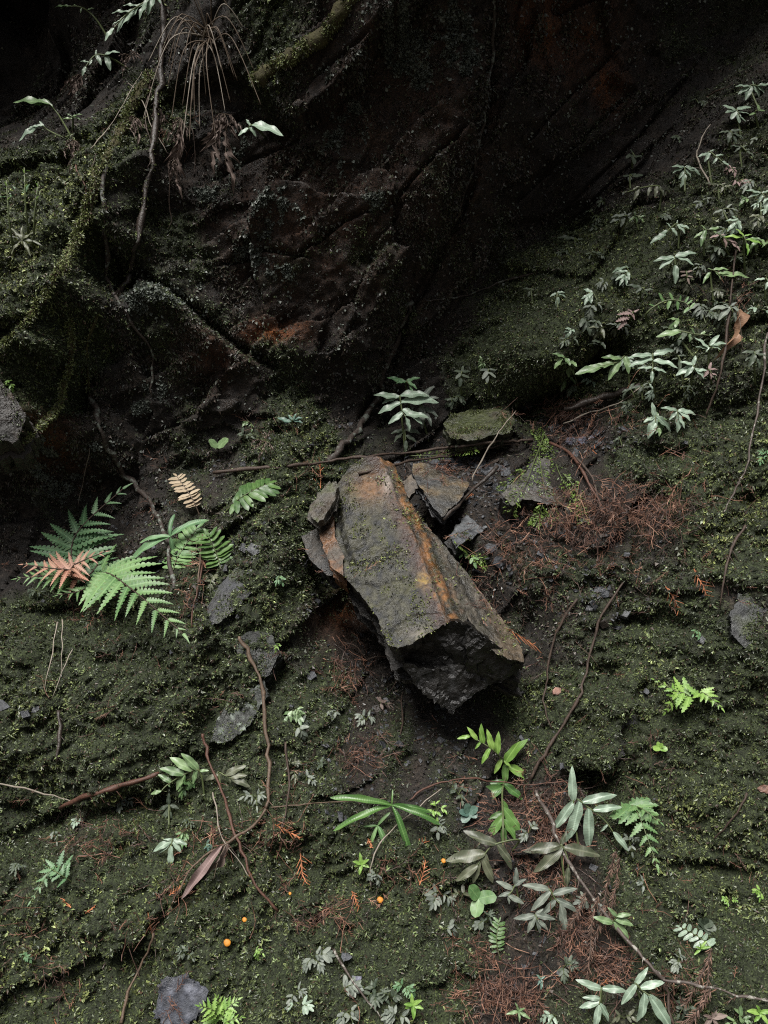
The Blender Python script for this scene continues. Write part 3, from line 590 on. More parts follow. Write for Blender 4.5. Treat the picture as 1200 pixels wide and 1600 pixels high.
ROCKS = [  # name, label, outline px, y of its middle, face normal, thickness, colours, moss sprigs, brightness
 ('slate_slab', 'tan and grey slate slab leaning on the right of the big block', [(646, 724), (662, 722), (700, 738), (734, 757), (716, 782), (690, 808), (676, 794), (660, 766), (647, 742)], .235, (.1, -.7, .7), .035, colours((.055, .046, .031), (.034, .035, .036), 10, (.10, .07, .035), (.03, .03, .032), 2), 0, 0),
 ('slate_chip', 'small brown slate chip wedged between big block and tan slab', [(630, 753), (644, 742), (654, 762), (640, 778), (632, 770)], .24, (-.3, -.8, .5), .03, colours((.06, .05, .04), (.08, .06, .04), 14, None, None, 4), 0, 0),
 ('slate_rock', 'dark blue slate wedge with mossy left half below tan slab', [(702, 838), (722, 812), (738, 796), (756, 806), (772, 818), (742, 836), (714, 856)], .20, (.05, -.62, .78), .075, colours((.045, .048, .055), (.075, .08, .085), 14, None, (.012, .012, .012), 6), 260, .8),
 ('mossy_rock', 'flat mossy rock behind the long stick under the face', [(692, 662), (704, 648), (730, 641), (770, 638), (796, 643), (806, 658), (796, 676), (768, 680), (736, 688), (704, 684)], .40, (-.1, -.66, .75), .07, colours((.045, .05, .03), (.06, .05, .035), 10, None, None, 7, .6), 2600, .75),
 ('grey_boulder', 'grey slate boulder draped with feathery green clubmoss', [(782, 772), (815, 745), (838, 712), (868, 716), (902, 752), (922, 776), (914, 802), (922, 826), (900, 812), (878, 790), (850, 786), (815, 778), (800, 790)], .17, (.05, -.68, .72), .11, colours((.045, .043, .042), (.07, .064, .058), 10, (.05, .05, .028), (.014, .013, .013), 8), 300, .7),
 ('blue_slate', 'wet blue grey slate at the bottom edge left of bright fern', [(252, 1532), (285, 1524), (322, 1546), (316, 1574), (300, 1596), (262, 1604), (244, 1588)], -.37, (.1, -.85, .5), .08, colours((.036, .04, .052), (.02, .022, .031), 14, (.085, .09, .112), None, 9), 0, 0),
 ('slate_slab', 'sloping grey slate slab beside the small ladder ferns', [(318, 962), (342, 915), (368, 888), (404, 882), (430, 880), (416, 908), (380, 940), (346, 972), (322, 980)], .05, (-.2, -.75, .6), .06, colours((.026, .028, .032), (.016, .016, .016), 12, (.024, .03, .014), None, 10), 900, .5),
 ('pale_rock', 'pale green streaked rock face left of the upright stick', [(328, 1158), (340, 1120), (362, 1095), (392, 1080), (412, 1062), (420, 1085), (402, 1110), (388, 1136), (352, 1160)], -.05, (-.15, -.85, .45), .08, colours((.02, .024, .02), (.012, .014, .012), 16, (.20, .235, .20), None, 11), 260, .4),
 ('pale_rock', 'grey green rock under the mossy ridge above upright stick', [(368, 1000), (392, 985), (424, 990), (438, 1020), (420, 1055), (388, 1066), (372, 1035)], .0, (.1, -.9, .3), .06, colours((.018, .022, .018), (.009, .010, .009), 14, None, None, 12), 700, .4),
 ('dark_rock', 'dark angular rock poking from right bank below lacy fern', [(938, 1178), (944, 1142), (968, 1118), (996, 1116), (998, 1146), (990, 1172), (960, 1190)], -.09, (-.1, -.93, .3), .06, colours((.02, .02, .021), (.032, .03, .029), 12, None, None, 13, .3), 500, .5),
 ('grey_rock', 'grey bare rock in the moss at the right edge', [(1140, 960), (1158, 930), (1198, 918), (1230, 960), (1215, 1010), (1172, 1018), (1146, 996)], -.20, (-.2, -.93, .3), .06, colours((.028, .03, .031), (.018, .019, .018), 12, (.055, .058, .058), None, 14, .4), 1100, .4),
 ('brown_boulder', 'brown weathered boulder at the left edge under the knoll', [(-40, 600), (0, 594), (22, 618), (42, 650), (26, 690), (0, 686), (-40, 700)], -.06, (.3, -.9, .1), .12, colours((.018, .013, .010), (.011, .010, .009), 10, (.03, .017, .010), None, 15), 500, .35),
]
CHIPS = [  # px, py, size px, tone, y tilt, where
 (690, 722, 20, 1, 'blue slate chip above the tan slab'), (716, 728, 16, 1, 'flat slate chip right of another above tan slab'), (752, 730, 15, 1, 'grey slate chip beside the dark stick end'),
 (668, 716, 10, 1, 'tiny slate chip just under the long stick'), (866, 667, 14, 2, 'pale slate chip in litter below the mossy slab'), (893, 688, 11, 3, 'pale violet slate chip, left of a row of three'),
 (912, 688, 12, 3, 'pale violet slate chip, middle of a row of three'), (927, 686, 11, 3, 'pale violet slate chip, right of a row of three'), (914, 812, 13, 2, 'pale slate splinter under the clubmoss boulder'),
 (976, 955, 12, 2, 'pale pebble in the moss below the red litter'), (946, 928, 10, 1, 'grey pebble above the pale one below red litter'), (485, 1054, 12, 1, 'upright slate chip left of the cavity'),
 (383, 856, 13, 1, 'dark slate chip on the mossy ridge by ladder ferns'), (398, 858, 13, 2, 'pale slate chip on the mossy ridge by ladder ferns'), (40, 1116, 11, 1, 'grey stone chip at the left edge of lower moss'),
 (2, 1104, 14, 1, 'slate chip cut by the left edge of the frame'), (780, 878, 14, 1, 'blue slate lump in red needles right of the block'), (765, 855, 12, 1, 'small dark slate lump right of the block'),
 (800, 758, 12, 1, 'slate chip left of the clubmoss boulder'), (790, 738, 10, 1, 'slate chip between dark stick and clubmoss'), (540, 1495, 10, 1, 'slate chip at the foot of small plants, bottom centre'),
 (557, 1532, 12, 3, 'bluish slate chip beside the spotted stick'), (1098, 1000, 8, 2, 'grey pebble left of the bare right rock'), (820, 632, 16, 1, 'dark slate lump at the end of the slab gap'),
 (870, 1080, 9, 4, 'pinkish dead leaf scrap on moss right of block'), (1195, 1232, 14, 4, 'pinkish bark scrap at the right edge'), (55, 1108, 8, 2, 'pale pebble near the left edge of lower moss'),
 (655, 745, 8, 1, 'tiny chip between block top and tan slab'), (145, 1090, 9, 1, 'grey chip in the dark bank below the ferns'), (1010, 1080, 7, 1, 'dark pebble left of the lacy fern')]
for i, (nm, lab, out, y, nrm, th, cf, nm_, ye_) in enumerate(ROCKS):
    cx_ = sum(p[0] for p in out) / len(out); cy_ = sum(p[1] for p in out) / len(out)
    h, _ = cast(cx_, cy_, True); emb = nm in ('grey_rock', 'dark_rock', 'pale_rock', 'blue_slate') or 'sloping' in lab; y2 = (h.y - .010 if nm in ('blue_slate', 'grey_rock', 'pale_rock') else h.y + .002) if emb else min(y, h.y - .012)
    m_ = rock_mesh(nm, out, plane_at(cx_, cy_, y2, nrm), th, cf, 5, .004, 1.6, 5, back=(0, .8, -.55), seed=30 + i, chip=.006)
    o = obj(nm, m_); tag(o, lab, 'rock')
    if nm_: rock_moss(o, m_, nm_, ye_)
TONES = {1: ((.026, .029, .035), (.05, .054, .062)), 2: ((.09, .094, .1), (.055, .058, .062)), 3: ((.15, .15, .2), (.07, .07, .1)), 4: ((.22, .12, .09), (.15, .08, .06))}
for i, (px, py, s, tn, lab) in enumerate(CHIPS):
    r = random.Random(i); k = r.randint(4, 6); a0 = r.random() * 6
    out = [(px + s * r.uniform(.6, 1.1) * math.cos(a0 + j * 6.283 / k), py + s * r.uniform(.45, .85) * math.sin(a0 + j * 6.283 / k)) for j in range(k)]
    h, n = cast(px, py, True); n2 = (n * .5 + V((r.uniform(-.3, .3), -.7, r.uniform(.2, .7)))).normalized()
    m_ = rock_mesh('slate_chip', out, plane_at(px, py, h.y - .008, n2), .014, colours(*TONES[tn], 40, None, None, i), 4, .001, .6, 2, back=(0, .8, -.5), seed=60 + i, chip=.002)
    nm = 'slate_chip' if tn < 4 else ('bark_scrap' if 'bark' in lab else 'leaf_scrap')
    o = obj(nm, m_); o.name = nm; tag(o, lab, 'chip' if tn < 4 else 'scrap', 'loose slate chips' if tn < 4 else None)

# ------------------------------------------------------------------ stems, twigs and roots
def catmull(P, k=6):
    out = []; n = len(P)
    for i in range(n - 1):
        p0, p1, p2, p3 = P[max(i - 1, 0)], P[i], P[i + 1], P[min(i + 2, n - 1)]
        for j in range(k):
            t = j / k; out.append(0.5 * ((2 * p1) + (p2 - p0) * t + (2 * p0 - 5 * p1 + 4 * p2 - p3) * t * t + (3 * p1 - p0 - 3 * p2 + p3) * t ** 3))
    out.append(P[-1].copy()); return out
def tube(P, r0, r1, sides=6, knob=0.0, seed=0, flat=1.0):
    rr = random.Random(seed); vs, fs = [], []; n = len(P); up = V((.3, -.5, .8))
    for i, p in enumerate(P):
        d = (P[min(i + 1, n - 1)] - P[max(i - 1, 0)]).normalized(); a = d.cross(up)
        if a.length < 1e-4: a = d.orthogonal()
        a.normalize(); b = d.cross(a); r = r0 + (r1 - r0) * i / (n - 1); r *= 1 + knob * rr.uniform(-1, 1)
        for s in range(sides):
            th = s / sides * 6.2832; k = 1 + knob * .5 * rr.uniform(-1, 1); vs.append(p + (a * math.cos(th) + b * math.sin(th) * flat) * r * k)
        if i:
            o = (i - 1) * sides
            for s in range(sides): s2 = (s + 1) % sides; fs.append((o + s, o + s2, o + sides + s2, o + sides + s))
    fs.append(tuple(range(sides))[::-1]); fs.append(tuple(range((n - 1) * sides, n * sides))); return vs, fs
def join(parts):
    V_, F_ = [], []
    for v, f in parts:
        o = len(V_); V_ += v; F_ += [tuple(i + o for i in q) for q in f]
    return V_, F_

BK = {
 'brown': plain_mat('twig_bark', (.016, .010, .008), (.075, .05, .036), 320, .65, .4, .6, .002, (1, 1, .35)),
 'tan': plain_mat('peeled_twig', (.04, .027, .018), (.13, .088, .06), 300, .6, .4, .4, .002, (1, 1, .3)),
 'pale': plain_mat('bleached_twig', (.17, .14, .11), (.28, .25, .21), 110, .65, .3, .4, .002),
 'red': plain_mat('red_brown_twig', (.035, .017, .012), (.11, .05, .033), 240, .6, .4, .5, .002),
 'dark': plain_mat('wet_root_bark', (.014, .010, .008), (.045, .033, .026), 90, .45, .5, .8, .004),
 'lichen': plain_mat('lichened_root_bark', (.02, .015, .012), (.05, .037, .03), 80, .6, .4, .9, .005, (1, 1, 1), (.13, .145, .125)),
 'spotted': plain_mat('spotted_twig_bark', (.04, .03, .025), (.09, .07, .06), 120, .6, .4, .6, .002, (1, 1, 1), (.25, .24, .21)),
 'mossroot': plain_mat('mossy_root_bark', (.035, .028, .016), (.08, .075, .03), 70, .8, .3, 1.0, .006),
 'green': plain_mat('green_stalk', (.05, .07, .025), (.10, .12, .05), 60, .5, .4, .2, .001),
 'dry': plain_mat('dry_stalk', (.075, .055, .04), (.15, .115, .085), 60, .6, .3, .2, .001),
}
def twig(name, label, pts, r_px, mat, cat='twig', taper=.6, knob=.3, lift=.006, group=None, bare=False, side=0, moss=0, smooth=3):
    P = [V((p[0], p[1], 0)) for p in pts]; C2 = catmull(P, max(3, int(sum((P[i + 1] - P[i]).length for i in range(len(P) - 1)) / len(P) / 9)))
    rq = random.Random(len(label) * 7 + int(pts[0][0])); kx = 0.0
    for p in C2[1:-1]: kx = kx * .55 + rq.gauss(0, .9 + r_px * .12); p.x += kx; p.y += rq.gauss(0, .8)
    depth = [cast(p.x, p.y, bare)[0].y - .0 for p in C2]; n = len(depth)
    dd = depth[:]
    for _ in range(smooth): dd = [min(dd[i], (dd[max(i - 1, 0)] + 2 * dd[i] + dd[min(i + 1, n - 1)]) / 4 + .0) for i in range(n)]
    for _ in range(4): dd = [(dd[max(i - 1, 0)] + 2 * dd[i] + dd[min(i + 1, n - 1)]) / 4 for i in range(n)]
    W = [at_y(p.x, p.y, y - lift) for p, y in zip(C2, dd)]
    rad = r_px * .58 * px_m(W[0]); rr = random.Random(len(label)); W = [p + V((rr.gauss(0, .2), rr.gauss(0, .2), rr.gauss(0, .2))) * rad for p in W]
    parts = [tube(W, rad, rad * taper, 7, knob, len(label))]
    for k in range(side):
        i = rr.randrange(1, n - 1); p = W[i]; d = (W[min(i + 1, n - 1)] - W[i - 1]).normalized(); sd = (d.cross(V((0, -1, 0))).normalized() * rr.choice((-1, 1)) + d * .7 + V((0, -.3, 0))).normalized()
        L = rr.uniform(.010, .035); r_ = min(rad * .4, .0011); parts.append(tube([p, p + sd * L * .5 + V((0, 0, -.002)), p + sd * L + V((0, 0, -.006))], r_, r_ * .5, 5, .2, k))
    o = obj(name, mesh_from(name, *join(parts), BK[mat])); tag(o, label, cat, group)
    if moss:
        vs = np.array([tuple(p) for p in W]); f = rng.integers(0, len(vs) - 1, moss); t = rng.random((moss, 1)); c = vs[f] * (1 - t) + vs[f + 1] * t
        dv = unit(rng.normal(0, 1, (moss, 3)) + np.array((0, -.8, .3))); pos_ = c + dv * rad * .95
        L = rng.uniform(.005, .012, moss); tag(blades('moss_sleeve', pos_, dv, moss_colour(np.full(moss, .85), moss), L, L * .4, M_moss, .5, .5, .8, o), kind='stuff')
    return o
TW = [
 ('stick', 'long brown stick lying across behind the big block', [(334, 738), (420, 731), (500, 723), (560, 714), (640, 707), (720, 697), (790, 690), (832, 687)], 5, 'brown', dict(taper=.8, side=2, smooth=40)),
 ('stick', 'thin brown stick just under the long stick', [(560, 740), (640, 722), (700, 712), (756, 700), (812, 694)], 4, 'brown', dict(smooth=30)),
 ('stick', 'dark wet stick beside the right edge of tan slab', [(692, 812), (716, 792), (740, 764), (778, 727)], 6, 'dark', dict(taper=.9, lift=.02, smooth=20)),
 ('twig', 'thin pale twig leaning across the long stick', [(738, 752), (752, 718), (770, 690), (786, 668), (806, 642)], 2.6, 'pale', dict(lift=.03, smooth=20)),
 ('root', 'brown root arching over the clubmoss boulder', [(860, 692), (890, 708), (915, 740), (932, 780), (948, 800)], 5, 'red', dict(lift=.02, smooth=10)),
 ('root', 'thinner dark root arching right of clubmoss boulder', [(900, 715), (928, 748), (940, 790), (952, 800)], 3, 'brown', dict(lift=.02)),
 ('log', 'short dark broken log under the right ferns', [(880, 640), (930, 625), (975, 610), (1000, 602)], 9, 'dark', dict(taper=.7, lift=.02, smooth=30)),
 ('twig', 'bleached thin twig under the broken log', [(880, 662), (920, 645), (965, 630), (1000, 605)], 2.4, 'pale', dict(lift=.02, smooth=20)),
 ('stick', 'tall upright bent tan stick in the lower left', [(374, 995), (386, 1022), (404, 1058), (412, 1110), (420, 1180), (420, 1230), (416, 1264)], 5, 'tan', dict(taper=.8, lift=.02, side=1, smooth=30)),
 ('stick', 'tan stick bending left down to the dead leaf', [(416, 1264), (395, 1290), (360, 1315), (318, 1338), (292, 1362), (274, 1402)], 4.5, 'tan', dict(taper=.7, lift=.018, smooth=20)),
 ('stick', 'long red brown stick slanting down past the dead leaf', [(318, 1146), (322, 1180), (340, 1225), (358, 1275), (378, 1330), (400, 1382), (434, 1424)], 4, 'red', dict(taper=.7, lift=.02, side=1, smooth=30)),
 ('twig', 'thin dead stem right of the upright stick', [(446, 1160), (450, 1210), (447, 1260), (440, 1300)], 3, 'brown', dict(lift=.015, smooth=15)),
 ('twig', 'pale thin stem crossing the slanting stick near dead leaf', [(332, 1238), (342, 1290), (362, 1330), (392, 1372)], 2, 'pale', dict(lift=.02, smooth=15)),
 ('stick', 'curved tan stick rising from red needles, bottom left', [(190, 1598), (202, 1550), (222, 1500), (240, 1458)], 4.2, 'tan', dict(taper=.8, lift=.014, smooth=15)),
 ('vine', 'thin spotted vine hanging along the right edge', [(1200, 520), (1192, 590), (1182, 660), (1165, 730), (1145, 770), (1130, 800)], 3.4, 'spotted', dict(lift=.03, smooth=30)),
 ('twig', 'brown hanging stem behind the right ferns', [(1140, 480), (1132, 550), (1118, 610), (1104, 650)], 3.8, 'brown', dict(lift=.03, smooth=20)),
 ('twig', 'brown stem above tan dead leaf at right', [(1150, 380), (1146, 430), (1140, 480)], 3, 'brown', dict(lift=.03, smooth=20)),
 ('twig', 'dark stem curving down right of the block', [(902, 936), (878, 975), (862, 1010), (856, 1060), (850, 1092), (862, 1140)], 3.4, 'brown', dict(lift=.012)),
 ('stick', 'long thin stick slanting to the glossy shoot', [(978, 905), (940, 960), (925, 1010), (912, 1060), (905, 1090), (880, 1135), (850, 1180), (828, 1218)], 3.6, 'brown', dict(lift=.012, taper=1.2, side=2)),
 ('branch', 'long spotted branch crossing the lower right ferns', [(838, 1235), (858, 1275), (882, 1330), (915, 1385), (945, 1425), (985, 1475), (1020, 1515), (1036, 1532)], 5, 'spotted', dict(taper=1.0, lift=.03, smooth=40, side=3)),
 ('branch', 'thin branch running to the lower right corner', [(1036, 1532), (1070, 1536), (1110, 1543), (1150, 1555), (1204, 1564)], 4, 'spotted', dict(taper=.8, lift=.03, smooth=30, side=2)),
 ('branch', 'dark branch dropping to the bottom edge at right', [(1036, 1532), (1046, 1565), (1054, 1604)], 5, 'brown', dict(taper=.9, lift=.02, side=1)),
 ('twig', 'thin red brown twig behind the glossy shoot', [(640, 1250), (670, 1230), (710, 1218), (760, 1218), (820, 1226), (882, 1221)], 2.6, 'red', dict(lift=.012, smooth=15)),
 ('stick', 'white spotted stick at the bottom centre', [(522, 1484), (540, 1515), (560, 1548), (598, 1596)], 3.6, 'spotted', dict(lift=.02, smooth=15)),
 ('stem', 'thin pale stem reaching in from the left edge', [(-5, 1224), (40, 1232), (85, 1244), (112, 1252), (126, 1268)], 2.2, 'pale', dict(lift=.015, smooth=15)),
 ('root', 'thick peeling root crossing the lower left bank', [(95, 1262), (130, 1248), (165, 1236), (205, 1222), (250, 1208)], 8, 'red', dict(taper=.6, lift=.008, knob=.45, smooth=10, side=4)),
 ('twig', 'fine twig right of the upright stick foot', [(424, 1262), (480, 1256), (540, 1252), (604, 1247)], 2, 'tan', dict(lift=.012)),
 ('twig', 'thin pale twig curving below the strap leaved plant', [(580, 1388), (583, 1345), (600, 1310), (635, 1275), (690, 1232)], 2, 'pale', dict(lift=.015)),
 ('root', 'lichened root running down the seam to the ledge', [(646, 470), (628, 510), (608, 560), (596, 600), (588, 632), (560, 672), (536, 694), (508, 722)], 9, 'lichen', dict(taper=1.1, knob=.25, lift=.01, side=2)),
 ('root', 'lichened root in the upper seam of rock face', [(772, -10), (768, 80), (764, 150), (752, 215), (738, 265), (722, 310), (712, 345)], 6, 'lichen', dict(taper=.8, knob=.3, lift=.006, side=4)),
 ('root', 'brown root hanging from the top left edge', [(252, -10), (254, 60), (248, 130), (240, 200), (236, 260), (222, 320), (210, 390), (196, 440), (178, 462)], 8, 'dark', dict(taper=.8, knob=.35, lift=.012, smooth=25, moss=250, side=8)),
 ('root', 'pale stripped root beside the mossy root at left', [(180, 205), (170, 240), (160, 290), (163, 345), (167, 420), (172, 455)], 6, 'lichen', dict(taper=.9, knob=.3, lift=.01, smooth=15, moss=200, side=4)),
 ('root', 'thick mossy root slanting down the left knoll', [(232, 118), (210, 160), (185, 205), (158, 262), (138, 320), (118, 370), (92, 430)], 14, 'mossroot', dict(taper=.6, lift=.004, moss=5000, smooth=25)),
 ('root', 'lichened thin root below the left fissure', [(180, 462), (205, 505), (235, 545), (240, 575), (238, 620)], 4.5, 'lichen', dict(knob=.3, lift=.008)),
 ('root', 'mossy root joining under the left knoll', [(208, 430), (190, 455), (160, 478), (145, 510), (135, 560), (138, 610)], 6, 'mossroot', dict(knob=.3, lift=.006, moss=300)),
 ('root', 'dark root descending behind the big left fern', [(140, 600), (148, 650), (165, 692), (196, 735), (225, 772), (246, 805), (262, 850), (268, 930)], 8, 'lichen', dict(taper=.7, knob=.3, lift=.008)),
 ('log', 'mossy pale log at the top edge', [(398, 128), (425, 105), (455, 88), (490, 66), (520, 34), (556, -8)], 17, 'mossroot', dict(taper=1.1, knob=.4, lift=.0, moss=5000, side=40, smooth=20)),
 ('root', 'thin root on the rock face left of mossy slab', [(850, 424), (790, 438), (740, 456), (700, 466), (664, 470)], 3, 'lichen', dict(lift=.006)),
 ('twig', 'fine red stem hanging on the left knoll', [(118, 258), (133, 290), (130, 330), (120, 372)], 2.6, 'red', dict(lift=.012)),
 ('twig', 'thin hanging rootlet below the dried tuft', [(262, 255), (265, 300), (267, 340), (263, 358)], 1.6, 'brown', dict(lift=.012)),
 ('twig', 'fine dangling rootlet left of the dead leaf clusters', [(232, 150), (228, 190), (236, 230), (230, 262)], 1.6, 'brown', dict(lift=.02)),
 ('twig', 'fine pale rootlet crossing the hanging brown root', [(200, 130), (222, 160), (238, 205), (262, 240)], 1.5, 'pale', dict(lift=.03)),
 ('twig', 'thin strand hanging from the mossy knoll edge', [(150, 240), (142, 275), (146, 310), (138, 350)], 1.6, 'brown', dict(lift=.012)),
 ('twig', 'long thin arching stalk left of the mossy root', [(142, 232), (170, 200), (200, 150), (222, 112)], 1.5, 'pale', dict(lift=.05, smooth=20)),
 ('twig', 'thin rootlet hanging right of the lowest dead cluster', [(300, 200), (306, 240), (300, 280)], 1.3, 'brown', dict(lift=.02)),
 ('root', 'mossy root edging the left knoll downward', [(92, 420), (70, 455), (45, 500), (8, 540)], 9, 'mossroot', dict(taper=.6, lift=.004, moss=2200, smooth=20)),
 ('root', 'mossy root curving under the left knoll boulder', [(110, 500), (112, 560), (100, 620), (70, 660), (35, 690)], 9, 'mossroot', dict(taper=.6, lift=.004, moss=2200, smooth=20)),
 ('root', 'hairy dark root hanging under the left bank lip', [(92, 1110), (94, 1150), (90, 1190)], 7, 'dark', dict(knob=.4, lift=.008, side=5)),
 ('twig', 'thin dead stem dropping beside the slate slab', [(308, 830), (312, 880), (306, 930), (300, 980)], 3, 'red', dict(lift=.012)),
 ('twig', 'pink brown dead rachis between ladder ferns', [(316, 835), (313, 880), (308, 935)], 2.4, 'tan', dict(lift=.02)),
 ('twig', 'curved bare rootlet under the overhanging block', [(538, 1005), (560, 1012), (573, 1030), (600, 1024), (622, 1042), (612, 1075), (596, 1088)], 2.2, 'brown', dict(lift=.02, bare=True, smooth=20)),
 ('twig', 'upright dead stem under the overhanging block', [(628, 1086), (628, 1130), (624, 1180)], 2.4, 'brown', dict(lift=.015, bare=True)),
 ('twig', 'thin stem slanting beneath the small grey plants', [(590, 1140), (612, 1172), (636, 1206)], 2.2, 'brown', dict(lift=.01)),
 ('twig', 'forked bare twig on the upper right slope', [(1110, 290), (1090, 250), (1088, 240), (1092, 225), (1110, 195)], 2.2, 'pale', dict(lift=.05, side=2)),
 ('twig', 'thin arching twig at the far upper right', [(1106, 150), (1125, 140), (1145, 130)], 2, 'brown', dict(lift=.03)),
 ('twig', 'short dead twig in moss at the right', [(1168, 1240), (1150, 1270), (1130, 1295), (1115, 1312)], 3.4, 'brown', dict(lift=.01)),
 ('twig', 'dark rootlet bundle in the right moss', [(1165, 820), (1145, 855), (1135, 900), (1125, 950)], 3.8, 'brown', dict(lift=.012, side=5)),
 ('twig', 'pale grass stalk hanging under the left fern, longest', [(90, 972), (82, 1020), (70, 1075)], 1.6, 'pale', dict(lift=.03)),
 ('twig', 'pale grass stalk hanging under the left fern, middle one', [(97, 968), (98, 1010), (96, 1055)], 1.5, 'pale', dict(lift=.03)),
 ('twig', 'pale grass stalk hanging under the left fern, right one', [(113, 1015), (98, 1050), (82, 1090)], 1.5, 'pale', dict(lift=.03)),
 ('twig', 'needle thread hanging above the left fern', [(140, 700), (132, 740), (122, 790)], 1.0, 'pale', dict(lift=.02)),
]
for nm, lab, pts, r, mt, kw in TW: twig(nm, lab, pts, r, mt, nm if nm in ('root', 'log', 'branch', 'vine', 'stem', 'stick') else 'twig', **kw)

# ------------------------------------------------------------------ leaves
LM = {
 'pale': leaf_mat('leaf_pale_green', (.15, .21, .15), (.29, .38, .29), .38, .6, .15, (.15, .15, .11)),
 'mid': leaf_mat('leaf_mid_green', (.09, .15, .065), (.19, .28, .13), .38, .6, .18),
 'fern': leaf_mat('leaf_fern_green', (.075, .16, .055), (.15, .26, .10), .45, .45, .2, (.15, .17, .05)),
 'fern2': leaf_mat('leaf_fern_cool_green', (.065, .145, .065), (.135, .245, .12), .45, .45, .2, (.14, .17, .06)),
 'bright': leaf_mat('leaf_bright_green', (.14, .27, .05), (.24, .38, .09), .4, .5, .25),
 'glossy': leaf_mat('leaf_glossy_green', (.05, .12, .03), (.11, .21, .055), .34, .5, .2),
 'deep': leaf_mat('leaf_deep_green', (.04, .09, .025), (.08, .15, .04), .4, .5, .15),
 'grey': leaf_mat('leaf_grey_green', (.075, .093, .075), (.165, .19, .155), .5, .4, .1, (.10, .085, .07)),
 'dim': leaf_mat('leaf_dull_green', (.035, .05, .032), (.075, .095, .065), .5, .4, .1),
 'olive': leaf_mat('leaf_olive_spotted', (.05, .06, .035), (.11, .12, .075), .42, .5, .1, (.10, .075, .05)),
 'red': leaf_mat('leaf_young_red', (.30, .13, .09), (.44, .25, .18), .5, .4, .22, (.25, .2, .09)),
 'pink': leaf_mat('leaf_withered_pink', (.16, .11, .10), (.28, .20, .19), .6, .3, .1),
 'cream': leaf_mat('leaf_withered_cream', (.26, .2, .13), (.38, .31, .22), .6, .3, .1, (.2, .13, .08)),
 'dead': leaf_mat('leaf_dead_brown', (.09, .065, .055), (.20, .155, .135), .65, .25, .08),
 'tan': leaf_mat('leaf_dead_tan', (.20, .11, .06), (.33, .20, .13), .5, .4, .12),
 'blue': leaf_mat('leaf_blue_green', (.05, .10, .08), (.10, .17, .13), .42, .5, .15),
}
_lc = {}
def leaf(shape, mk, var=0):
    key = (shape, mk, var)
    if key in _lc: return _lc[key]
    r = random.Random(hash(shape) % 997 + var * 31); r = random.Random(len(shape) * 100 + var * 31)
    spec = {  # half width, segments, droop, fold, wave
     'lance': (.175, 12, .24, .28, .16), 'long': (.095, 10, .25, .2, .08), 'oblong': (.17, 8, .12, .12, .06), 'broad': (.24, 9, .2, .22, .14), 'round': (.40, 9, .06, .12, .04),
     'lobed': (.165, 40, .16, .12, .02), 'lacy': (.26, 22, .12, .1, .04), 'strap': (.105, 12, .42, .3, .10), 'curl': (.16, 12, .55, 1.0, .55), 'finger': (.2, 6, .15, .1, .03)}[shape]
    W, n, dr, fo, wa = spec; vs, fs = [], []; ph = r.random() * 6; tw = r.uniform(-.2, .2); bend = r.uniform(-.12, .12)
    for i in range(n + 1):
        t = i / n
        if shape in ('round',): hw = W * math.sqrt(max(0, 1 - (2 * t - 1) ** 2)) * (1 - .15 * t)
        elif shape in ('oblong', 'finger'): hw = W * min(1, (t * 6) ** .6) * (max(0, 1 - t ** 5)) ** .7
        elif shape == 'lobed': hw = W * (1 - t) ** .75 * min(1, (t * 9 + .35)) * (1 - .62 * abs(math.cos(math.pi * 10 * t)) ** 5)
        elif shape == 'lacy': hw = W * (1 - t) ** .6 * min(1, t * 5 + .2) * (.35 + .65 * (abs(math.sin(math.pi * 6 * t + .6))))
        elif shape == 'strap': hw = W * (t ** .55) * (1 - t) ** .45 * 1.5 + .012
        else: hw = W * 1.95 * (t + .02) ** .62 * max(0, 1 - t) ** .85
        hw = max(hw, .003) * (1 + .06 * r.uniform(-1, 1)); z0 = -dr * t * t; y0 = t - .25 * dr * t * t; xx = bend * t * t
        wv_l = wa * math.sin(t * 13 + ph) * hw * 2; wv_r = wa * math.sin(t * 12 + ph + 1.7) * hw * 2
        for s, wv in ((-1, wv_l), (-.5, wv_l * .4), (0, 0), (.5, wv_r * .4), (1, wv_r)):
            vs.append((xx + s * hw * math.cos(fo * abs(s)), y0, z0 + abs(s) ** 1.5 * hw * fo - tw * s * hw * t + wv))
        if i:
            o = (i - 1) * 5
            for k in range(4): fs.append((o + k, o + k + 1, o + k + 6, o + k + 5))
    me = mesh_from('leaf_' + shape, vs, fs, LM[mk]); _lc[key] = me; return me
def put_leaf(parent, org, name, me, pos, d, n, L, wscale=1.0):
    d = d.normalized(); s = d.cross(n)
    if s.length < 1e-4: s = d.orthogonal()
    s.normalize(); n = s.cross(d); M = Matrix((s * L * wscale, d * L, n * L)).transposed().to_4x4(); M.translation = pos - org
    o = bpy.data.objects.new(name, me); col.objects.link(o); o.parent = parent; o.matrix_local = M; return o
def thing(name, label, cat, loc, group=None):
    o = bpy.data.objects.new(name, None); col.objects.link(o); o.location = loc; o.empty_display_size = .02; return tag(o, label, cat, group)

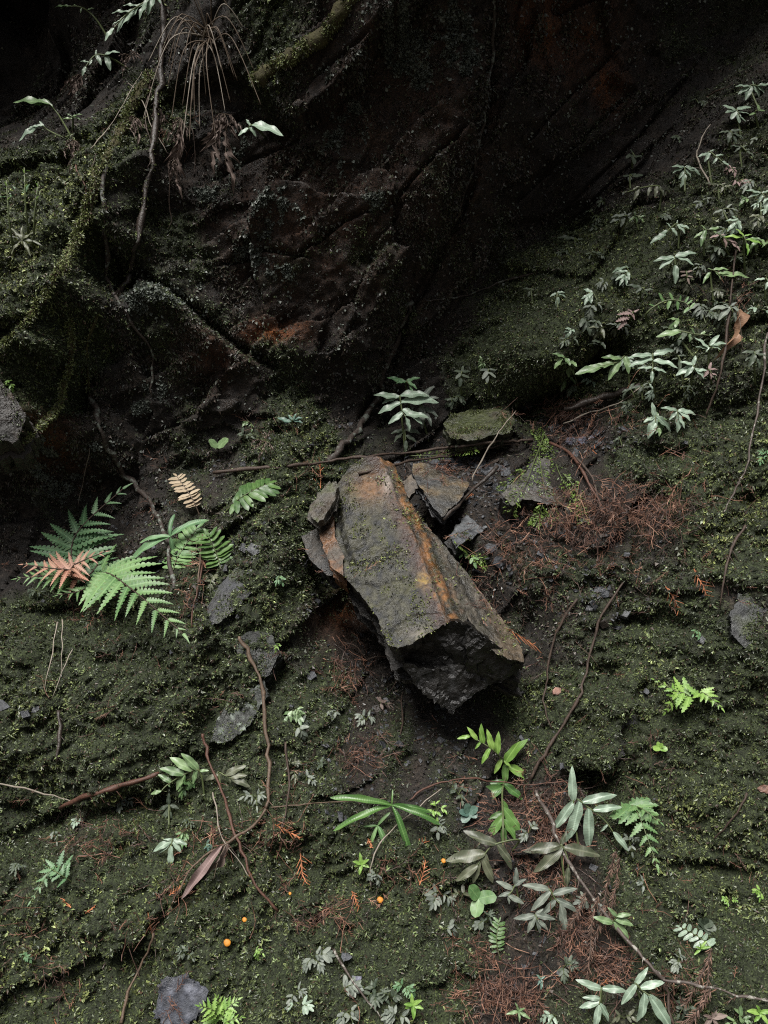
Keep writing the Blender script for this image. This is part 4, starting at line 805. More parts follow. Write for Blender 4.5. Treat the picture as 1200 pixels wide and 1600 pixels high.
R = random.Random(11)
def frond(parent, org, pts, n, L_px, mk, shape='lance', start=.35, stalk='green', term=1.0, ang=(62, 30), prof=None, up=None, part=None, rad=1.5, wsc=1.0, droop=.25, flat=.2):
    """pts: (px, py, lift); leaves in n pairs from start to the tip of the stalk"""
    P = [pt(a, b, c) for a, b, c in pts]; Cv = catmull(P, 8) if len(P) > 2 else [P[0] + (P[-1] - P[0]) * i / 8 for i in range(9)]
    s = px_m(Cv[-1]); me = mesh_from('stalk', *tube([p - org for p in Cv], rad * s, rad * .5 * s, 5), BK[stalk])
    host = parent
    st = obj('stalk' if part is None else part, me, parent)
    if part is not None: host = st
    nrm = (V(up) if up else V((R.uniform(-flat, flat), -.72 + R.uniform(-flat, flat), .70))).normalized()
    m = len(Cv) - 1
    for k in range(n):
        t = start + (1 - start) * (k + .5) / (n + .35); i = t * m; a = int(min(i, m - 1)); p = Cv[a] + (Cv[a + 1] - Cv[a]) * (i - a); d = (Cv[a + 1] - Cv[a]).normalized()
        sd = d.cross(nrm).normalized(); u = (k + .5) / n; th = math.radians(ang[0] + (ang[1] - ang[0]) * u)
        pf = prof(u) if prof else (.75 + .35 * math.sin(math.pi * (.25 + .6 * u)))
        for sg in (-1, 1):
            ld = d * math.cos(th) + sd * sg * math.sin(th) + V((0, 0, -droop * R.uniform(.4, 1.2))) + nrm * R.uniform(-.08, .12)
            put_leaf(host, org, 'leaflet', leaf(shape, mk, R.randrange(4)), p + d * R.uniform(-1, 1) * s * 1.5, ld, nrm + V((R.uniform(-.2, .2), R.uniform(-.2, .2), R.uniform(-.2, .2))), L_px * s * pf * R.uniform(.88, 1.12), wsc)
    if term:
        d = (Cv[-1] - Cv[-3]).normalized(); put_leaf(host, org, 'leaflet', leaf(shape, mk, R.randrange(4)), Cv[-1], d + V((0, 0, -droop)), nrm, L_px * s * term, wsc)
    return st
def plant(name, label, fronds, cat='fern', group=None):
    """fronds: dicts for frond(); the plant stands where its first stalk meets the ground"""
    b = fronds[0]['pts'][0]; org = pt(b[0], b[1], 0); t = thing(name, label, cat, org, group)
    for f in fronds:
        f = dict(f); frond(t, org, f.pop('pts'), f.pop('n'), f.pop('L'), f.pop('mk'), part='frond' if len(fronds) > 1 else None, **f)
    return t
def simple(label, bx, by, tx, ty, n, L, mk, lift=.04, shape='lance', name='pinnate_fern', group=None, sag=None, cat='fern', **kw):
    """one frond: stalk from the soil at (bx,by), blade ending at (tx,ty)"""
    mx, my = (bx + tx) / 2, (by + ty) / 2
    return plant(name, label, [dict(pts=[(bx, by, .0), (mx, my - abs(tx - bx) * .12, lift * .8), (tx, ty, lift)], n=n, L=L, mk=mk, shape=shape, **kw)], cat, group)
def rosette(name, label, cx, cy, tips, mk, shape, lift=.03, cat='plant', group=None, wsc=1.0, part='leaf', stem=None, lscale=1.06):
    """leaves spreading from one crown: tips = [(px, py, lift), ...]"""
    c = pt(cx, cy, 0); t = thing(name, label, cat, c, group); crown = c + (CAM - c).normalized() * lift
    if stem is not None: obj('stalk', mesh_from('stalk', *tube([V((0, 0, 0)), (crown - c) * .6 + V((0, 0, .003)), crown - c], 1.6 * px_m(c), 1.2 * px_m(c), 5), BK[stem]), t)
    for tp in tips:
        q = crown + (at_y(tp[0], tp[1], crown.y) - at_y(cx, cy, crown.y)) + V((0, -tp[2] if len(tp) > 2 else -.012, .0)); d = q - crown; L = d.length * lscale
        n = (V((R.uniform(-.25, .25), -.75, .65)) + V((0, 0, 0))).normalized()
        put_leaf(t, c, part, leaf(shape, mk if len(tp) < 4 else tp[3], R.randrange(4)), crown, d + V((0, 0, .22 * L)), n, L, wsc)
    return t

# ------------------------------------------------------------------ ferns and plants, roughly from the big ones to the small ones
fp = lambda u: 1.0 * (1 - u) ** .75 * (.75 + .5 * min(1, u * 3)) + .08
FERN = dict(shape='lobed', ang=(72, 40), droop=.08, prof=fp, term=.25, start=.18, stalk='brown', rad=1.7, flat=.1)
plant('wood_fern', 'large fern with green fronds on the left shelf', [
  dict(pts=[(125, 935, 0), (112, 880, .10), (122, 830, .13), (192, 764, .12)], n=11, L=78, mk='fern2', **FERN),
  dict(pts=[(135, 935, 0), (160, 895, .10), (205, 920, .15), (286, 990, .13)], n=13, L=88, mk='fern', **FERN),
  dict(pts=[(125, 935, 0), (140, 900, .09), (152, 880, .11), (140, 860, .11)], n=6, L=50, mk='fern2', **FERN),
  dict(pts=[(125, 935, 0), (110, 905, .10), (70, 900, .13), (26, 904, .13)], n=9, L=40, mk='fern', **FERN),
  dict(pts=[(125, 935, 0), (140, 918, .08), (120, 925, .11), (90, 930, .12)], n=6, L=34, mk='fern', **FERN)])
plant('young_fern', 'coppery red young frond above the green left fern', [
  dict(pts=[(120, 930, 0), (115, 895, .14), (80, 888, .17), (36, 882, .17)], n=8, L=44, mk='red', **FERN),
  dict(pts=[(120, 930, 0), (112, 890, .14), (130, 876, .17), (165, 862, .17)], n=6, L=34, mk='red', **FERN)])
LAD = dict(shape='oblong', ang=(80, 55), droop=.1, start=.25, term=.6, prof=lambda u: .55 + .55 * math.sin(math.pi * (.15 + .7 * u)), rad=1.2, flat=.12)
plant('ladder_fern', 'small green ladder fern, right of the strap leaved plant', [dict(pts=[(268, 900, 0), (278, 870, .05), (308, 826, .06)], n=10, L=27, mk='fern', **LAD)])
plant('ladder_fern', 'small ladder fern hanging beside the red dead stem', [dict(pts=[(345, 890, 0), (340, 870, .05), (326, 838, .06)], n=8, L=26, mk='deep', **LAD)])
plant('ladder_fern', 'dark green ladder fern under the left end of long stick', [dict(pts=[(352, 800, 0), (380, 775, .05), (420, 755, .06)], n=9, L=28, mk='deep', **LAD)])
plant('dead_fern', 'withered cream fern frond above the strap leaved plant', [dict(pts=[(312, 805, 0), (298, 775, .05), (276, 744, .06)], n=11, L=18, mk='cream', stalk='dry', **{k: v for k, v in LAD.items()})])
plant('ladder_fern', 'dark small ladder fern in needles below grey ferns', [dict(pts=[(782, 1500, 0), (776, 1470, .03), (780, 1440, .03)], n=9, L=13, mk='deep', **LAD)])
rosette('strap_plant', 'strap leaved plant between the left fern and ladder ferns', 266, 838, [(220, 846, .02), (208, 872, .03), (318, 808, .02), (262, 802, .0), (272, 880, .0)], 'fern2', 'strap', .05)
rosette('strap_plant', 'strap leaved plant with drooping blades in the lower centre', 612, 1258, [(528, 1243, .05), (533, 1284, .06), (678, 1276, .05), (646, 1334, .05), (614, 1236, .0), (672, 1268, .02)], 'glossy', 'strap', .06, wsc=.62)
rosette('strap_plant', 'small strap leaved seedling under the drooping bladed one', 590, 1290, [(580, 1316, .02), (612, 1336, .03), (606, 1270, .01), (570, 1292, .01)], 'fern', 'strap', .03)
# glossy shoot
t = thing('glossy_shoot', 'upright shoot with bright glossy pointed leaves, lower right', 'plant', pt(786, 1325, 0)); org = t.location.copy()
SP = [pt(786, 1325, .0), pt(786, 1280, .05), pt(785, 1235, .08), pt(792, 1200, .09), pt(770, 1172, .10), pt(735, 1150, .11)]; Cs = catmull(SP, 8)
obj('stalk', mesh_from('stalk', *tube([p - org for p in Cs], .0032, .0012, 6), BK['green']), t)
for (ax, ay), (bx, by), mk in (((735, 1150), (716, 1153), 'bright'), ((745, 1155), (730, 1137), 'bright'), ((752, 1158), (744, 1168), 'bright'), ((758, 1162), (748, 1135), 'bright'), ((765, 1168), (752, 1190), 'bright'), ((772, 1172), (762, 1143), 'bright'),
    ((778, 1178), (776, 1146), 'bright'), ((783, 1184), (772, 1205), 'bright'), ((788, 1192), (788, 1222), 'glossy'), ((790, 1192), (812, 1150), 'bright'), ((791, 1194), (830, 1210), 'bright'), ((788, 1190), (800, 1198), 'bright'),
    ((785, 1228), (726, 1250), 'glossy'), ((785, 1225), (814, 1244), 'glossy'), ((785, 1250), (796, 1278), 'glossy'), ((785, 1222), (758, 1226), 'glossy'), ((785, 1275), (762, 1308), 'glossy'), ((786, 1278), (806, 1304), 'glossy'), ((785, 1270), (764, 1280), 'deep'), ((786, 1290), (788, 1318), 'deep'), ((785, 1262), (815, 1296), 'glossy')):
    a, b = at_y(ax, ay, 0), at_y(bx, by, 0); p = min(Cs, key=lambda q: (q.x - at_y(ax, ay, q.y).x) ** 2 + (q.z - at_y(ax, ay, q.y).z) ** 2)
    d = at_y(bx, by, p.y) - at_y(ax, ay, p.y); put_leaf(t, org, 'leaf', leaf('lance' if mk == 'bright' else 'broad', mk, R.randrange(4)), p, d + V((0, -.25 * d.length, .06 * d.length)), V((R.uniform(-.4, .4), -.8, .6)).normalized(), d.length * 1.15, 1.15 if mk == 'bright' else .9)
BR = dict(shape='lance', wsc=1.05, droop=.3)
def hand(label, cx, cy, tips, mk, lift=.045, shape='lance', stem='green', name='pinnate_fern', cat='fern', wsc=1.0, group=None, part='leaflet', lscale=1.06): return rosette(name, label, cx, cy, tips, mk, shape, lift, cat, group, wsc, part, stem, lscale)
NAMED = []
def spine(label, base, line, leaves, mk, lift=.05, shape='lance', wsc=1.0, name='pinnate_fern', cat='fern', stalk='green'):
    NAMED.append((line[0][0], line[0][1], label))
    """a frond whose leaf tips are given: line = rachis pixels, leaves = [(fraction on rachis, tip px, tip py)]"""
    b = pt(*base, 0); t = thing(name, label, cat, b); P = [b] + [pt(x, y, lift) for x, y in line]; y0 = P[1].y; P = [b] + [at_y(x, y, y0 - .008 * i) for i, (x, y) in enumerate(line)]
    Cv = catmull(P, 8); obj('stalk', mesh_from('stalk', *tube([p - b for p in Cv], 1.8 * px_m(b), .9 * px_m(b), 5), BK[stalk]), t); k0 = 8; m = len(Cv) - 1 - k0
    for fr, tx, ty, *mm_ in leaves:
        p = Cv[k0 + int(round(fr * m))]; q = at_y(tx, ty, p.y); d = q - p
        put_leaf(t, b, 'leaflet', leaf(shape, mm_[0] if mm_ else mk, R.randrange(4)), p, d + V((0, -.3 * d.length * R.uniform(.3, 1), .16 * d.length)), V((R.uniform(-.3, .3), -.75, .62)).normalized(), d.length * 1.1, wsc)
    return t
spine('pinnate fern with long pale leaflets beside the spotted branch', (905, 1330), [(896, 1252), (920, 1262), (945, 1282), (958, 1300)], [(0, 888, 1200), (.0, 866, 1298), (.15, 890, 1318), (.35, 918, 1325), (.2, 962, 1243), (.4, 970, 1262), (.75, 940, 1300), (1, 980, 1328)], 'pale', .08, wsc=.95)
spine('olive pinnate fern crossing the branch under the long pale one', (884, 1390), [(876, 1322), (886, 1338), (888, 1355)], [(0, 822, 1334), (.2, 840, 1364), (.25, 936, 1338), (1, 884, 1384), (0, 884, 1300)], 'olive', .06, wsc=1.1)
spine('pinnate fern below the olive one with narrow drooping leaflets', (868, 1430), [(858, 1390), (868, 1405), (875, 1412)], [(0, 818, 1384), (.2, 832, 1422), (.5, 848, 1432), (.3, 900, 1388), (.5, 902, 1420), (1, 886, 1460)], 'grey', .05, wsc=1.0)
spine('small grey fern left of the narrow drooping one', (838, 1455), [(836, 1430), (840, 1438)], [(0, 806, 1440), (.4, 824, 1456), (.6, 845, 1456), (1, 856, 1452), (.2, 866, 1436), (0, 848, 1420)], 'grey', .04, wsc=1.15)
spine('brownish olive fern left of the spotted branch', (800, 1330), [(810, 1312), (772, 1320), (755, 1338), (746, 1352)], [(.3, 726, 1308, 'olive'), (.6, 700, 1348), (.3, 802, 1352), (.6, 760, 1368), (.85, 740, 1380), (1, 716, 1378), (.7, 770, 1378)], 'olive', .06, wsc=1.15, stalk='green')
spine('grey withered fern under the brownish olive one', (812, 1420), [(806, 1385), (800, 1392), (794, 1400)], [(0, 806, 1358), (.2, 820, 1372), (.4, 776, 1378), (.6, 780, 1402), (1, 796, 1412), (1, 818, 1412)], 'grey', .04, wsc=1.2)
spine('pale fern at the bottom edge left of the branch fork', (938, 1600), [(940, 1545), (938, 1560), (936, 1570)], [(0, 902, 1538), (.0, 976, 1544), (.5, 912, 1560), (.7, 908, 1578), (.8, 952, 1592), (1, 930, 1604)], 'pale', .06, wsc=1.15)
spine('pale fern straddling the branch fork at the bottom', (1010, 1585), [(992, 1538), (1004, 1548), (1016, 1556)], [(0, 1012, 1514), (.2, 972, 1568), (.4, 1036, 1532), (.6, 1002, 1594), (.9, 1046, 1604), (1, 1024, 1570)], 'pale', .06, wsc=1.15)
spine('bright seedling with paired leaves on the spotted branch', (962, 1450), [(958, 1442), (964, 1432)], [(0, 928, 1436), (.2, 984, 1470), (.5, 988, 1444), (1, 950, 1420), (1, 984, 1426)], 'mid', .05, wsc=1.3, name='seedling', cat='plant')
spine('fern with glossy leaflets on the lower left stems', (320, 1250), [(312, 1205), (288, 1210), (262, 1226), (252, 1236)], [(0, 326, 1203), (.05, 286, 1177), (.15, 266, 1187), (.1, 302, 1224), (.35, 252, 1201), (.35, 276, 1234), (.6, 247, 1212), (.65, 266, 1230), (1, 236, 1242)], 'mid', .06, wsc=1.35)
spine('small olive fern right of glossy lower left fern', (350, 1250), [(342, 1210), (352, 1212), (362, 1216)], [(0, 322, 1220), (.2, 342, 1225), (.3, 350, 1196), (.5, 382, 1196), (.8, 384, 1210), (1, 390, 1228), (.8, 360, 1224)], 'olive', .05, wsc=1.3)
spine('pale drooping fern on the lower left moss', (272, 1345), [(270, 1312), (268, 1322)], [(0, 242, 1330), (.0, 256, 1312), (.3, 250, 1334), (1, 266, 1358), (.5, 284, 1330), (0, 292, 1318), (0, 276, 1310)], 'pale', .05, wsc=1.2)
spine('dull fern between glossy and pale lower left ferns', (264, 1290), [(264, 1258), (266, 1268)], [(0, 248, 1268), (.5, 256, 1284), (1, 268, 1292), (.3, 280, 1262), (0, 262, 1240)], 'dim', .04, wsc=1.3)
spine('pinnate fern in the dark hollow above the big block', (634, 715), [(625, 622), (628, 640), (634, 652)], [(0, 586, 620), (.05, 600, 632), (.3, 594, 648), (.6, 612, 665), (1, 642, 672), (.05, 668, 616), (.3, 682, 625), (.5, 660, 658), (.8, 668, 650)], 'pale', .10, wsc=1.3)
spine('smaller fern right behind the hollow fern tops', (640, 640), [(634, 598), (640, 602)], [(0, 606, 592), (.3, 620, 600), (0, 654, 588), (.5, 652, 606), (1, 646, 614)], 'fern2', .05, wsc=1.3)
spine('grey fern right of the pale hollow fern', (670, 690), [(656, 630), (664, 645)], [(0, 674, 602), (.2, 684, 620), (.6, 684, 650), (1, 676, 664), (.5, 660, 668)], 'grey', .06, wsc=1.2)
spine('dull green fern under the pale hollow fern', (634, 715), [(632, 672), (634, 688)], [(0, 612, 678), (.3, 616, 690), (.6, 650, 690), (0, 656, 676), (1, 634, 706)], 'dim', .05, wsc=1.3)
# the right slope: label, base, rachis, tips
spine('pale five fingered fern at top of the mossy slab', (1056, 445), [(1054, 402), (1055, 414)], [(0, 1024, 412), (.2, 1032, 420), (0, 1086, 395), (.3, 1082, 414), (1, 1056, 442)], 'pale', .07, wsc=1.25)
spine('yellowish pale fern above the broken log, widest spread', (1024, 640), [(1020, 556), (1020, 570), (1019, 580)], [(0, 982, 560), (.0, 1054, 546), (.3, 986, 574), (.35, 1056, 572), (.7, 998, 578), (.75, 1040, 582), (1, 1018, 598)], 'pale', .09, wsc=1.2)
spine('green fern arching left of the widest pale fern', (985, 620), [(978, 560), (965, 566), (940, 572)], [(.1, 984, 582), (.4, 952, 592), (.6, 926, 578), (.3, 942, 562), (.9, 912, 580), (1, 904, 590)], 'mid', .07, wsc=1.4)
spine('small green fern at the slab gap, lowest left', (905, 610), [(896, 585), (884, 596)], [(0, 912, 590), (.3, 880, 590), (.7, 874, 602), (1, 878, 612), (.5, 900, 600)], 'mid', .04, wsc=1.4)
spine('green feathery fern with many leaflets under five fingered one', (1015, 510), [(1010, 490), (1040, 470), (1068, 472), (1078, 482)], [(.15, 1014, 476), (.2, 1030, 482), (.3, 1030, 458), (.4, 1042, 483), (.45, 1046, 458), (.55, 1058, 484), (.6, 1064, 462), (.7, 1076, 464), (.8, 1082, 470), (1, 1086, 474), (.9, 1068, 490)], 'fern', .07, 'oblong', .95)
spine('green low fern above the right bright pale pair', (1085, 560), [(1058, 520), (1085, 522), (1108, 524)], [(.2, 1030, 530), (.3, 1062, 532), (.4, 1078, 534), (.5, 1080, 512), (.7, 1106, 516), (1, 1112, 522)], 'mid', .06, wsc=1.3)
spine('upright pale fern beside the brown hanging stem', (1106, 590), [(1108, 546), (1110, 540)], [(0, 1088, 542), (.2, 1104, 550), (.5, 1122, 522), (.7, 1134, 536), (0, 1086, 530), (1, 1126, 546)], 'pale', .06, wsc=1.2)
spine('pale fern with broad leaflets left of pinkish one', (1080, 615), [(1082, 572), (1086, 580)], [(0, 1060, 588), (.3, 1074, 590), (.2, 1064, 566), (.6, 1100, 590), (0, 1086, 556), (1, 1104, 578)], 'pale', .06, wsc=1.4)
spine('withered pinkish fern right of broad pale fern', (1112, 600), [(1108, 578), (1112, 584)], [(0, 1100, 590), (.3, 1120, 576), (.6, 1112, 592), (1, 1120, 586), (0, 1110, 566)], 'pink', .05, wsc=1.4)
spine('pale drooping fern below the widest one, left of pair', (1022, 700), [(1024, 652), (1024, 660)], [(0, 1006, 660), (.3, 1014, 684), (.2, 1048, 672), (0, 1014, 632), (1, 1016, 682)], 'pale', .06, wsc=1.4)
spine('pale drooping fern below the widest one, right of pair', (1060, 680), [(1058, 642), (1060, 652)], [(0, 1034, 638), (.1, 1048, 656), (.5, 1062, 674), (.3, 1078, 656), (0, 1086, 646), (1, 1070, 668)], 'pale', .06, wsc=1.3)
spine('pinkish withered lacy fern at the slab edge', (975, 520), [(990, 488), (978, 500)], [(0, 998, 484), (.2, 966, 496), (.4, 992, 500), (.6, 964, 506), (1, 968, 516), (.3, 980, 484)], 'pink', .05, 'lacy', 1.1)
spine('thin leaved fern with hanging stalks at right', (1118, 490), [(1110, 425), (1125, 430)], [(0, 1098, 442), (.2, 1106, 420), (.5, 1126, 436), (.7, 1142, 428), (1, 1170, 432), (.4, 1138, 420)], 'mid', .07, wsc=1.1)
spine('pale leaf cluster cut by the right edge', (1196, 470), [(1196, 436), (1200, 440)], [(0, 1180, 438), (.5, 1206, 446), (1, 1196, 452)], 'pale', .06, wsc=1.4)
spine('grey fern above the tan dead leaf', (1140, 520), [(1140, 480), (1146, 488)], [(0, 1112, 484), (.2, 1124, 500), (.4, 1162, 490), (.2, 1150, 472), (1, 1150, 504), (0, 1130, 476)], 'grey', .05, wsc=1.4)
spine('brown spotted leaflets under the five fingered fern', (1072, 460), [(1072, 425), (1074, 434)], [(0, 1062, 426), (.4, 1082, 424), (.6, 1064, 432), (1, 1076, 444), (.8, 1082, 434)], 'dead', .04, 'oblong', 1.1)
spine('grey green fern beside the spotted vine', (1180, 600), [(1178, 552), (1182, 560)], [(0, 1164, 564), (.4, 1172, 574), (0, 1190, 546), (.5, 1196, 556), (1, 1188, 574), (.2, 1160, 552)], 'dim', .05, wsc=1.3)
spine('small pale fern hanging on the left of the mossy slab', (872, 485), [(870, 458), (872, 464)], [(0, 860, 464), (.3, 884, 464), (1, 870, 480), (.2, 882, 456)], 'pale', .04, wsc=1.5)
spine('pale fern at the far upper right corner, upper one', (1185, 170), [(1172, 136), (1184, 134)], [(.0, 1150, 136), (.1, 1156, 148), (.3, 1166, 156), (.5, 1176, 126), (.8, 1196, 148), (1, 1204, 134), (.5, 1188, 150)], 'pale', .06, wsc=1.5)
spine('pale feathery fern below the uppermost right one', (1158, 215), [(1150, 172), (1156, 182)], [(0, 1130, 168), (.1, 1134, 178), (.4, 1142, 186), (.6, 1154, 192), (.2, 1172, 170), (.5, 1168, 180), (1, 1164, 190)], 'pale', .06, 'oblong', 1.2)
spine('round leaved fern right of the pale feathery one', (1185, 200), [(1180, 176), (1186, 172)], [(0, 1172, 182), (.5, 1194, 174), (1, 1184, 164)], 'mid', .05, 'oblong', 1.5)
spine('dull fern on the upper right slope near forked twig', (1140, 235), [(1140, 206), (1146, 212)], [(0, 1124, 208), (.3, 1138, 222), (0, 1158, 204), (.6, 1162, 216), (1, 1150, 224)], 'dim', .05, wsc=1.5)
spine('pale broad fern beside the forked twig', (1112, 290), [(1106, 240), (1118, 244), (1128, 252)], [(0, 1092, 246), (.1, 1104, 254), (.2, 1116, 234), (.5, 1130, 242), (1, 1140, 262), (.6, 1116, 256)], 'pale', .07, wsc=1.4)
spine('thin pale fern right of the forked twig', (1160, 270), [(1156, 230), (1166, 236)], [(0, 1142, 228), (.3, 1150, 238), (.5, 1168, 226), (1, 1178, 246), (.8, 1172, 234)], 'dim', .05, wsc=1.3)
spine('pale many fingered fern on the dark right slope', (1070, 300), [(1070, 262), (1070, 272)], [(0, 1050, 262), (.2, 1052, 270), (.6, 1062, 280), (1, 1068, 292), (.5, 1080, 276), (0, 1090, 266), (.2, 1094, 272), (0, 1074, 258)], 'pale', .06, wsc=1.4)
spine('long olive fern arching left on the dark slope', (1030, 330), [(1032, 294), (1010, 292), (980, 300)], [(.1, 1038, 306), (.2, 1024, 308), (.4, 1012, 306), (.4, 1020, 286), (.7, 992, 312), (.8, 998, 290), (1, 972, 302)], 'olive', .06, wsc=1.3)
spine('bluish violet fern at the tip of right slope', (970, 365), [(980, 338), (968, 342)], [(0, 990, 346), (.2, 956, 340), (.5, 972, 354), (1, 954, 348), (.3, 974, 330), (0, 986, 332)], 'grey', .05, wsc=1.5)
spine('small bright fern beside the bluish violet one', (998, 360), [(992, 338), (1000, 340)], [(0, 984, 346), (.3, 996, 348), (.5, 1006, 346), (1, 1008, 336), (0, 992, 330)], 'mid', .05, wsc=1.4)
spine('pale fern above the five fingered one, left half', (1060, 390), [(1060, 352), (1048, 356), (1040, 366)], [(0, 1078, 358), (.1, 1058, 344), (.2, 1070, 364), (.5, 1042, 348), (.7, 1028, 372), (1, 1018, 380), (.5, 1058, 368)], 'pale', .06, wsc=1.4)
spine('thin pale fern above five fingered one, right half', (1100, 400), [(1100, 362), (1112, 360)], [(0, 1086, 372), (.3, 1096, 352), (.6, 1132, 356), (1, 1128, 368), (.2, 1094, 384)], 'mid', .06, wsc=1.1)
spine('bright yellow green seedling on the right slope', (1164, 430), [(1162, 372), (1166, 380)], [(0, 1134, 372), (.1, 1150, 358), (.3, 1174, 366), (.6, 1192, 382), (1, 1170, 398)], 'bright', .07, wsc=1.1, name='seedling', cat='plant')
spine('pinkish grey withered fern left of bright seedling', (1140, 400), [(1124, 368), (1140, 378)], [(0, 1110, 372), (.3, 1132, 366), (.5, 1136, 386), (.8, 1152, 380), (1, 1156, 392)], 'pink', .05, wsc=1.4)
spine('pale fern cut by the right edge, upper slope', (1190, 345), [(1188, 302), (1196, 310)], [(0, 1166, 300), (.2, 1172, 310), (.5, 1186, 318), (.4, 1204, 298), (1, 1196, 332)], 'pale', .06, wsc=1.3)
spine('olive low fern in the middle of right slope', (1125, 320), [(1122, 290), (1132, 292)], [(0, 1102, 288), (.3, 1114, 298), (.5, 1134, 286), (1, 1146, 290), (.7, 1126, 302)], 'olive', .05, wsc=1.3)
spine('grey low fern under the olive one, right slope', (1140, 350), [(1130, 328), (1142, 326)], [(0, 1116, 334), (.3, 1130, 340), (.5, 1142, 318), (1, 1154, 330), (.8, 1146, 338)], 'grey', .05, wsc=1.4)
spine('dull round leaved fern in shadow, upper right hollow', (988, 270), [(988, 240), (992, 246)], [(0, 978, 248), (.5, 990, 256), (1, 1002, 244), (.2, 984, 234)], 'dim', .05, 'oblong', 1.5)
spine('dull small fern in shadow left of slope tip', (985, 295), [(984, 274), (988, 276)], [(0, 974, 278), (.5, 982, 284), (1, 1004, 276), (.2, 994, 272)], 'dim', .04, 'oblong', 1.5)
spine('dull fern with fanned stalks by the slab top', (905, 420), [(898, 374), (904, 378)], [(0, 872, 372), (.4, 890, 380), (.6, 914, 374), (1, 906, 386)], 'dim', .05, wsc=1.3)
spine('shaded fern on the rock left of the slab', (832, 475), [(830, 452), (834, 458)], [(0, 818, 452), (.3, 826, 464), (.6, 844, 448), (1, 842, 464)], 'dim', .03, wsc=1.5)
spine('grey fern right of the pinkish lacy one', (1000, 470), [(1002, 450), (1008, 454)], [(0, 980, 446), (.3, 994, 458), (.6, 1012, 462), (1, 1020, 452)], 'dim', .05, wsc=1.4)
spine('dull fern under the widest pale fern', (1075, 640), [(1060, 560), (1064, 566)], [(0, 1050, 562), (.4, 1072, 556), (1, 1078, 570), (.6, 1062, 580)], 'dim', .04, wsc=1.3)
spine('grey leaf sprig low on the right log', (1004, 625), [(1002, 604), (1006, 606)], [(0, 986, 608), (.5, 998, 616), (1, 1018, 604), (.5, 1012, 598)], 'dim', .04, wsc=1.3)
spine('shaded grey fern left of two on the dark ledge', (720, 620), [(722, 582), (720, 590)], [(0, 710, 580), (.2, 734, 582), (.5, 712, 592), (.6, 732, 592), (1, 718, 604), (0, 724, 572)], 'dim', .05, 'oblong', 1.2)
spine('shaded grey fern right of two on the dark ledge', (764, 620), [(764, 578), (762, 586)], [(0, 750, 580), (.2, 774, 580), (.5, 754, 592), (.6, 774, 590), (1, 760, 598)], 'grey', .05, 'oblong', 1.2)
spine('tiny leaf tuft above the ledge moss, left centre', (460, 680), [(456, 660), (458, 656)], [(0, 434, 656), (.3, 444, 662), (.6, 472, 660), (1, 462, 646), (.5, 450, 648), (1, 472, 652)], 'blue', .03, wsc=1.4)
hand('heart shaped green leaf at the ledge left of moss', 340, 700, [(358, 688, .01), (326, 690, .01)], 'mid', .03, 'round', name='seedling', cat='plant')
hand('three bright round leaves in the lower right ferns', 748, 1404, [(730, 1384, .01), (776, 1400, .01), (742, 1428, .02)], 'fern', .05, 'round', name='seedling', cat='plant', lscale=1.0)
hand('bluish clover like sprig beside the glossy shoot', 733, 1270, [(718, 1272, .01), (726, 1256, .01), (746, 1262, .01), (744, 1276, .01), (724, 1284, .01)], 'blue', .03, 'round', name='seedling', cat='plant')
hand('bright star shaped seedling near the middle mushroom', 565, 1350, [(552, 1346, .01), (560, 1334, .0), (576, 1342, .01), (576, 1354, .01), (563, 1364, .01), (554, 1356, .0)], 'bright', .025, 'broad', name='seedling', cat='plant')
hand('bright star shaped seedling at the bottom centre', 645, 1570, [(632, 1568, .01), (642, 1554, .0), (658, 1560, .01), (660, 1574, .01), (648, 1588, .01), (634, 1580, .0)], 'bright', .03, 'broad', name='seedling', cat='plant')
hand('tiny bright seedling in the right bank moss', 1030, 1168, [(1020, 1172, .01), (1026, 1160, .0), (1040, 1172, .01), (1034, 1162, .01)], 'bright', .02, 'round', name='seedling', cat='plant')
hand('bright leafy seedling cut by the lower right corner', 1188, 1582, [(1166, 1580, .01), (1180, 1570, .01), (1204, 1578, .01), (1196, 1596, .01), (1178, 1594, .01)], 'bright', .04, 'broad', name='seedling', cat='plant')
hand('tiny leaf pair in needles near the bottom', 845, 1530, [(838, 1524, .0), (852, 1526, .0), (846, 1542, .01), (840, 1536, .01)], 'blue', .02, 'broad', name='seedling', cat='plant')
hand('pale leaf sprig at the bottom among needles', 810, 1580, [(792, 1584, .01), (806, 1566, .01), (818, 1572, .01), (826, 1590, .01), (812, 1592, .01)], 'mid', .03, 'lance', name='seedling', cat='plant')
hand('brownish four leaved sprig at the lower right', 1112, 1590, [(1098, 1586, .01), (1118, 1578, .01), (1134, 1586, .01), (1120, 1602, .01), (1100, 1602, .01)], 'dead', .03, 'broad', name='seedling', cat='plant')
hand('round leaved creeper on the lower right moss', 1100, 1446, [(1088, 1438, .01), (1090, 1450, .01), (1112, 1440, .01), (1116, 1450, .01), (1108, 1458, .01), (1100, 1432, .01)], 'dim', .025, 'round', name='seedling', cat='plant')
plant('ladder_fern', 'pale ladder fern on the lower right moss', [dict(pts=[(1112, 1490, 0), (1100, 1470, .03), (1062, 1448, .035)], n=7, L=17, mk='pale', **LAD)])
hand('yellowish green sprig under the pale ladder fern', 1095, 1482, [(1084, 1490, .01), (1092, 1472, .01), (1108, 1478, .01), (1086, 1478, .01), (1104, 1470, .0)], 'bright', .03, 'lance', name='seedling', cat='plant')
LACY = dict(shape='lacy', ang=(70, 40), droop=.05, start=.2, term=.35, prof=lambda u: 1.05 * (1 - u) ** .8 + .12, rad=1.2, flat=.1)
def lacy(label, fr, mk='bright'): return plant('lacy_fern', label, [dict(pts=[(*p[0], 0), (*p[1], lf), (*p[2], lf)], n=n, L=L, mk=mk, **LACY) for p, n, L, lf in fr])
